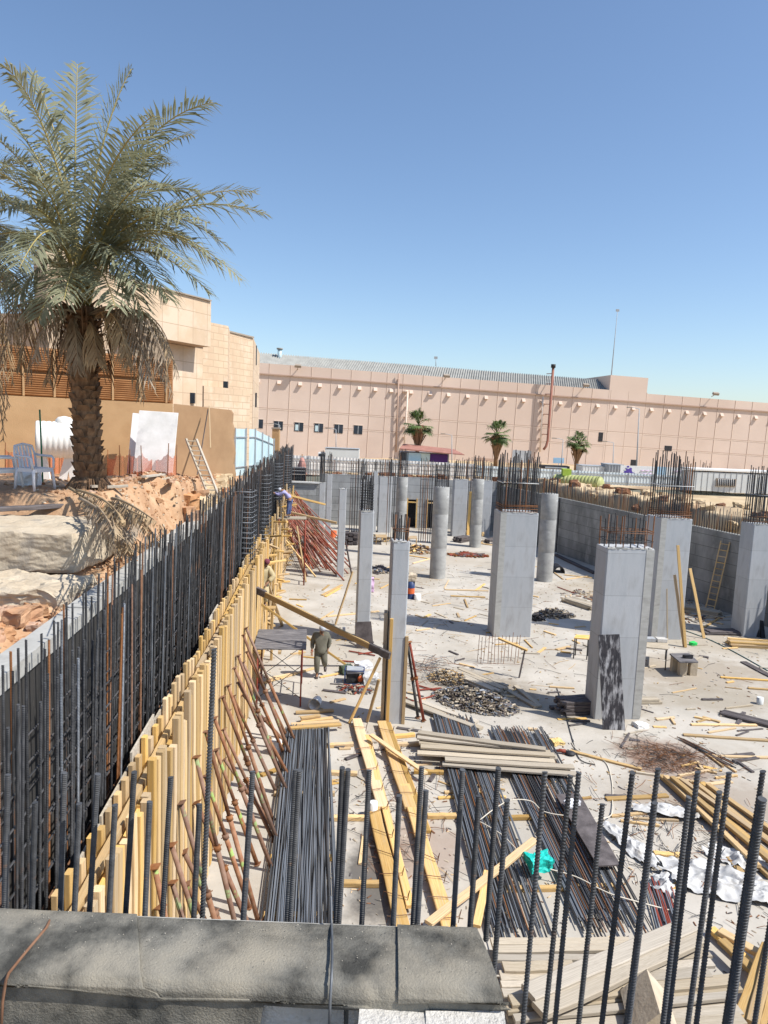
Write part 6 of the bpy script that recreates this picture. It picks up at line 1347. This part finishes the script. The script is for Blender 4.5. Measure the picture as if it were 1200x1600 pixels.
# generator and sacks left of the wrapped column
t = thing('generator', 'dirty open frame generator among sacks, left of the slim near column', 'machine', G(553, 1070)); c = G(553, 1070)
mb = MB()
for x in (-.3, .3):
    for y in (0, .4): mb.tube([c+Vector((x, y, 0)), c+Vector((x, y, .45))], .018, 5)
for z in (.02, .45):
    q4 = [c+Vector((x, y, z)) for x, y in ((-.3, 0), (.3, 0), (.3, .4), (-.3, .4))]
    for k in range(4): mb.tube([q4[k], q4[(k+1) % 4]], .018, 5)
mb.build('frame', M['navy'], t); mb = MB(); mb.box(c+Vector((-.05, .2, .2)), (.4, .3, .28), jit=.02); mb.build('engine', M['steel'], t); mb = MB(); mb.box(c+Vector((0, .2, .41)), (.5, .34, .12), jit=.02); mb.build('fuel_tank', M['greytin'], t); mb = MB(); mb.lathe(c+Vector((.2, .05, .2)), [(0, -.05), (.09, -.05), (.09, .08), (0, .08)], 12, axis=(0, -1, 0)); mb.build('fan_housing', M['orange'], t)
rock('sack', G(578, 1068)+Vector((0, 0, .16)), (.5, .4, .36), 'crumpled white sack right of the generator', 'sack', M['sheet'], .08, .2, 44, 8, freq=4)
rock('sack', G(567, 1052)+Vector((0, 0, .3)), (.55, .4, .2), 'grey sheet piled behind the generator', 'sack', M['greyplastic'], .07, .5, 45, 8, freq=4)
rock('sack', G(541, 1052)+Vector((0, 0, .12)), (.4, .34, .26), 'dark green sack left of the generator', 'sack', mat('dark_green_sack', (.06, .09, .06), (.1, .13, .09), 4), .06, .5, 46, 7, freq=4)
heap('scrap', 'tools and small scrap round the generator', (556, 1078), .6, .35, .12, 130, .07, [M['darkwood'], M['steelgrey'], M['red'], M['oldwood']], 0, long=1.8)
rock('cloth', G(579, 925)+Vector((0, 0, .35)), (.3, .25, .75), 'faded pink patterned cloth hung behind the mesh caged column', 'cloth', M['pinkpr'], .06, .1, 66, 7, freq=4)
# ------------------------------------------------------------ people
def skin(name, verts, edges, m, parent, sub=2, root=0, dy=None):
    me = bpy.data.meshes.new(name); me.from_pydata([v[0] for v in verts], edges, []); o = bpy.data.objects.new(name, me); sc.collection.objects.link(o)
    o.modifiers.new('Skin', 'SKIN'); 
    for i, v in enumerate(verts):
        r = v[1]; sv_ = me.skin_vertices[0].data[i]; sv_.radius = r if isinstance(r, tuple) else (r, r); sv_.use_root = (i == root)
    s = o.modifiers.new('Sub', 'SUBSURF'); s.levels = sub; s.render_levels = sub
    dg = bpy.context.evaluated_depsgraph_get(); ev = o.evaluated_get(dg); me2 = bpy.data.meshes.new_from_object(ev); me2.materials.clear(); me2.materials.append(m)
    for p in me2.polygons: p.use_smooth = True
    o.modifiers.clear(); o.data = me2; me2.name = name; o.parent = parent; return o
def person(label, root, rz, J, shirt, pants, capm, scale=1.0, loose=1.25, gloves=None):
    t = thing('person', label, 'person', root, rot=Matrix.Rotation(rz, 3, 'Z')); t.scale = (scale,)*3
    g = lambda k: Vector(J[k])
    V = []; E = []
    def add(p, r, par=None): V.append((tuple(p), r)); (E.append((par, len(V)-1)) if par is not None else None); return len(V)-1
    pel = add(g('pelvis'), .12); ch = add(g('chest'), .135, pel); nk = add(g('neck'), .055, ch)
    hd = g('head'); fdir = (Vector(J.get('face', (0, -1, 0)))).normalized(); upn = (hd-g('neck')).normalized()
    h1 = add(hd-upn*.04, .068, nk); h2 = add(hd+upn*.06, .082, h1)
    add(hd-upn*.02+fdir*.085, .018, h1)   # nose
    for s, k in ((-1, 'L'), (1, 'R')):
        sh = add(g('sh'+k), .06, ch); el = add(g('el'+k), .042, sh); wr = add(g('wr'+k), .028, el)
        d = (g('wr'+k)-g('el'+k)).normalized(); pd = d.orthogonal().normalized(); pm = add(g('wr'+k)+d*.07, (.035, .02), wr)
        for f in range(4): fa = add(g('wr'+k)+d*(.12)+pd*(.024*(f-1.5)), .010, pm); add(g('wr'+k)+d*(.17-.008*abs(f-1.5))+pd*(.026*(f-1.5))+Vector((0, -.01, -.01)), .008, fa)
        th = add(g('wr'+k)+d*.06+pd*.05, .011, pm); add(g('wr'+k)+d*.10+pd*.065, .009, th)
        hp = add(g('hip'+k), .09, pel); kn = add(g('kn'+k), .06, hp); an = add(g('an'+k), .04, kn); add(g('an'+k)+Vector(J.get('toe'+k, (0, -.16, -.04))), .035, an)
    skin('body', V, E, M['skin'], t)
    V = []; E = []
    c0 = add(g('chest'), .165*loose*.85); pv = add(g('pelvis'), .17*loose*.85, c0); add(g('neck')-Vector((0, 0, .03)), .075, c0)
    if J.get('long'): add(g('pelvis')+Vector(J['long']), .21*loose, pv)
    for k in 'LR': sh = add(g('sh'+k), .085*loose, c0); el = add(g('el'+k), .065*loose, sh); add(g('wr'+k)-(g('wr'+k)-g('el'+k)).normalized()*.03, .045*loose, el)
    skin('shirt', V, E, shirt, t)
    V = []; E = []
    pv = add(g('pelvis'), .15)
    for k in 'LR': hp = add(g('hip'+k)-Vector((0, 0, .05)), .105*loose*.95, pv); kn = add(g('kn'+k), .085*loose, hp); add(g('an'+k)+(g('kn'+k)-g('an'+k)).normalized()*.07, .06*loose, kn)
    skin('trousers', V, E, pants, t)
    mb = MB()
    for k in 'LR': a = g('an'+k); mb.tube([a+Vector((0, .05, -.03)), a+Vector((0, -.04, -.035)), a+Vector(J.get('toe'+k, (0, -.16, -.04)))], [.05, .055, .035], 8)
    sh_ = mb.build('shoes', M['darkwood'], origin=(0, 0, 0)); sh_.parent = t
    mb = MB(); up = upn; mb.lathe(hd+up*.045-fdir*.005, [(.097, -.02), (.102, .0), (.1, .04), (.08, .085), (.04, .11), (0, .118)], 16, axis=up); cp = mb.build('cap', capm, origin=(0, 0, 0)); cp.parent = t
    mb = MB(); sd_ = fdir.cross(up).normalized()
    for s in (-1, 1): mb.lathe(hd+fdir*.072+sd_*.03*s+up*.012, [(0, -.01), (.011, 0), (0, .01)], 6, axis=fdir)
    mb.tube([hd+fdir*.074+sd_*.03-up*.065, hd+fdir*.083-up*.07, hd+fdir*.074-sd_*.03-up*.065], .012, 5); e = mb.build('eyes_and_beard', M['black'], origin=(0, 0, 0)); e.parent = t
    if gloves:
        mb = MB(); w_ = g('wrL'); mb.tube([w_, w_+Vector((0, 0, -.06))], .04, 8); e = mb.build('glove', gloves, origin=(0, 0, 0)); e.parent = t
    return t
M['khaki'] = mat('grey_khaki_cloth', (.13, .125, .095), (.19, .18, .14), 5, bump=.4, bsc=9); M['beige'] = mat('beige_cloth', (.42, .34, .19), (.52, .44, .27), 4, bump=.5, bsc=8)
M['lilac'] = mat('lilac_cloth', (.30, .29, .52), (.38, .37, .62), 5, bump=.4, bsc=9); M['denim'] = mat('dark_blue_cloth', (.06, .08, .18), (.11, .14, .26), 5); M['capgrey'] = mat('pale_cap', (.42, .45, .5), (.5, .53, .58), 4); M['maroon'] = mat('maroon_cap', (.16, .04, .06), (.22, .07, .09), 4); M['workblue'] = mat('blue_work_shirt', (.10, .17, .34), (.15, .24, .44), 4)
base = dict(hipL=(-.09, 0, .9), hipR=(.09, 0, .9))
pw = G(500, 1058)
person('man in grey khaki tunic and baggy trousers walking across the slab', pw, .1, dict(base, pelvis=(0, 0, .95), chest=(0, -.04, 1.27), neck=(0, -.08, 1.45), head=(.02, -.15, 1.57), face=(.1, -1, -.55),
    shL=(-.19, -.03, 1.38), elL=(-.26, .02, 1.12), wrL=(-.27, -.10, .90), shR=(.19, -.03, 1.38), elR=(.26, .06, 1.13), wrR=(.22, .05, .90), knL=(-.11, -.12, .52), anL=(-.1, -.04, .08), knR=(.12, -.05, .52), anR=(.16, .26, .25), toeR=(0, -.1, -.13), long=(0, -.02, -.22)),
    M['khaki'], M['khaki'], M['capgrey'], 1.04, 1.25, M['red'])
pF2 = Vector((pF.x-.12, pF.y+.35, 3.39))
person('man in a lilac shirt bending to tie bars from the tall red scaffold', pF2+Vector((.45, 0, 0)), 0, dict(pelvis=(.12, 0, .93), chest=(-.04, 0, 1.22), neck=(-.2, -.01, 1.33), head=(-.32, -.03, 1.37), face=(-1, -.2, -.4),
    shL=(-.16, -.17, 1.3), elL=(-.36, -.15, 1.12), wrL=(-.62, -.08, 1.2), shR=(-.16, .17, 1.3), elR=(-.4, .14, 1.15), wrR=(-.7, .1, 1.22), hipL=(.12, -.09, .88), hipR=(.12, .09, .88), knL=(.06, -.1, .5), anL=(.02, -.1, .08), knR=(.14, .1, .48), anR=(.1, .1, .08), toeL=(-.15, 0, -.04), toeR=(-.15, 0, -.04)),
    M['lilac'], M['denim'], M['capgrey'], 1.0, 1.1)
pK = A(407, 946, 23.6)
wt = thing('work_platform', 'plank platform on posts under the man in loose beige clothes', 'platform', (pK.x, pK.y, 0)); inst('deck_plank', PLK[0], (pK.x-.5, pK.y, pK.z-.09), (pK.x+.5, pK.y+.1, pK.z-.09), .35, .05, wt)
for x in (-.4, .4): inst('post', PLK[1], (pK.x+x, pK.y+.05, 0), (pK.x+x, pK.y+.05, pK.z-.12), .1, .08, wt, up=(1, 0, 0))
person('man in loose beige clothes and a maroon cap stooping at the timber wall', pK+Vector((0, 0, -.02)), .2, dict(base, pelvis=(0, .05, .82), chest=(.04, -.05, 1.13), neck=(.1, -.15, 1.32), head=(.15, -.2, 1.45), face=(.5, -1, -.5),
    shL=(-.15, -.05, 1.25), elL=(-.34, -.1, 1.3), wrL=(-.36, -.08, 1.56), shR=(.24, -.08, 1.22), elR=(.38, -.14, 1.0), wrR=(.22, -.28, .84), knL=(-.16, -.16, .45), anL=(-.16, .02, .08), knR=(.14, -.2, .46), anR=(.14, 0, .08), long=(0, .0, -.3)),
    M['beige'], M['beige'], M['maroon'], 1.05, 1.65)
px_ = A(1184, 815, 33.6); zz = zr(px_.x, px_.y)
person('man in a blue work shirt crouching behind the bars at the right edge', (px_.x, px_.y, zz), .3, dict(pelvis=(.0, .1, .5), chest=(-.02, -.08, .82), neck=(-.04, -.18, 1.0), head=(-.05, -.24, 1.12), face=(-.3, -1, -.6), shL=(-.2, -.1, .93), elL=(-.3, -.25, .7), wrL=(-.18, -.42, .55), shR=(.18, -.1, .93), elR=(.28, -.26, .7), wrR=(.12, -.42, .55),
    hipL=(-.1, .08, .48), hipR=(.1, .08, .48), knL=(-.2, -.28, .5), anL=(-.18, -.02, .08), knR=(.2, -.28, .48), anR=(.18, -.02, .08)), M['workblue'], M['denim'], M['workblue'], 1.0, 1.15)
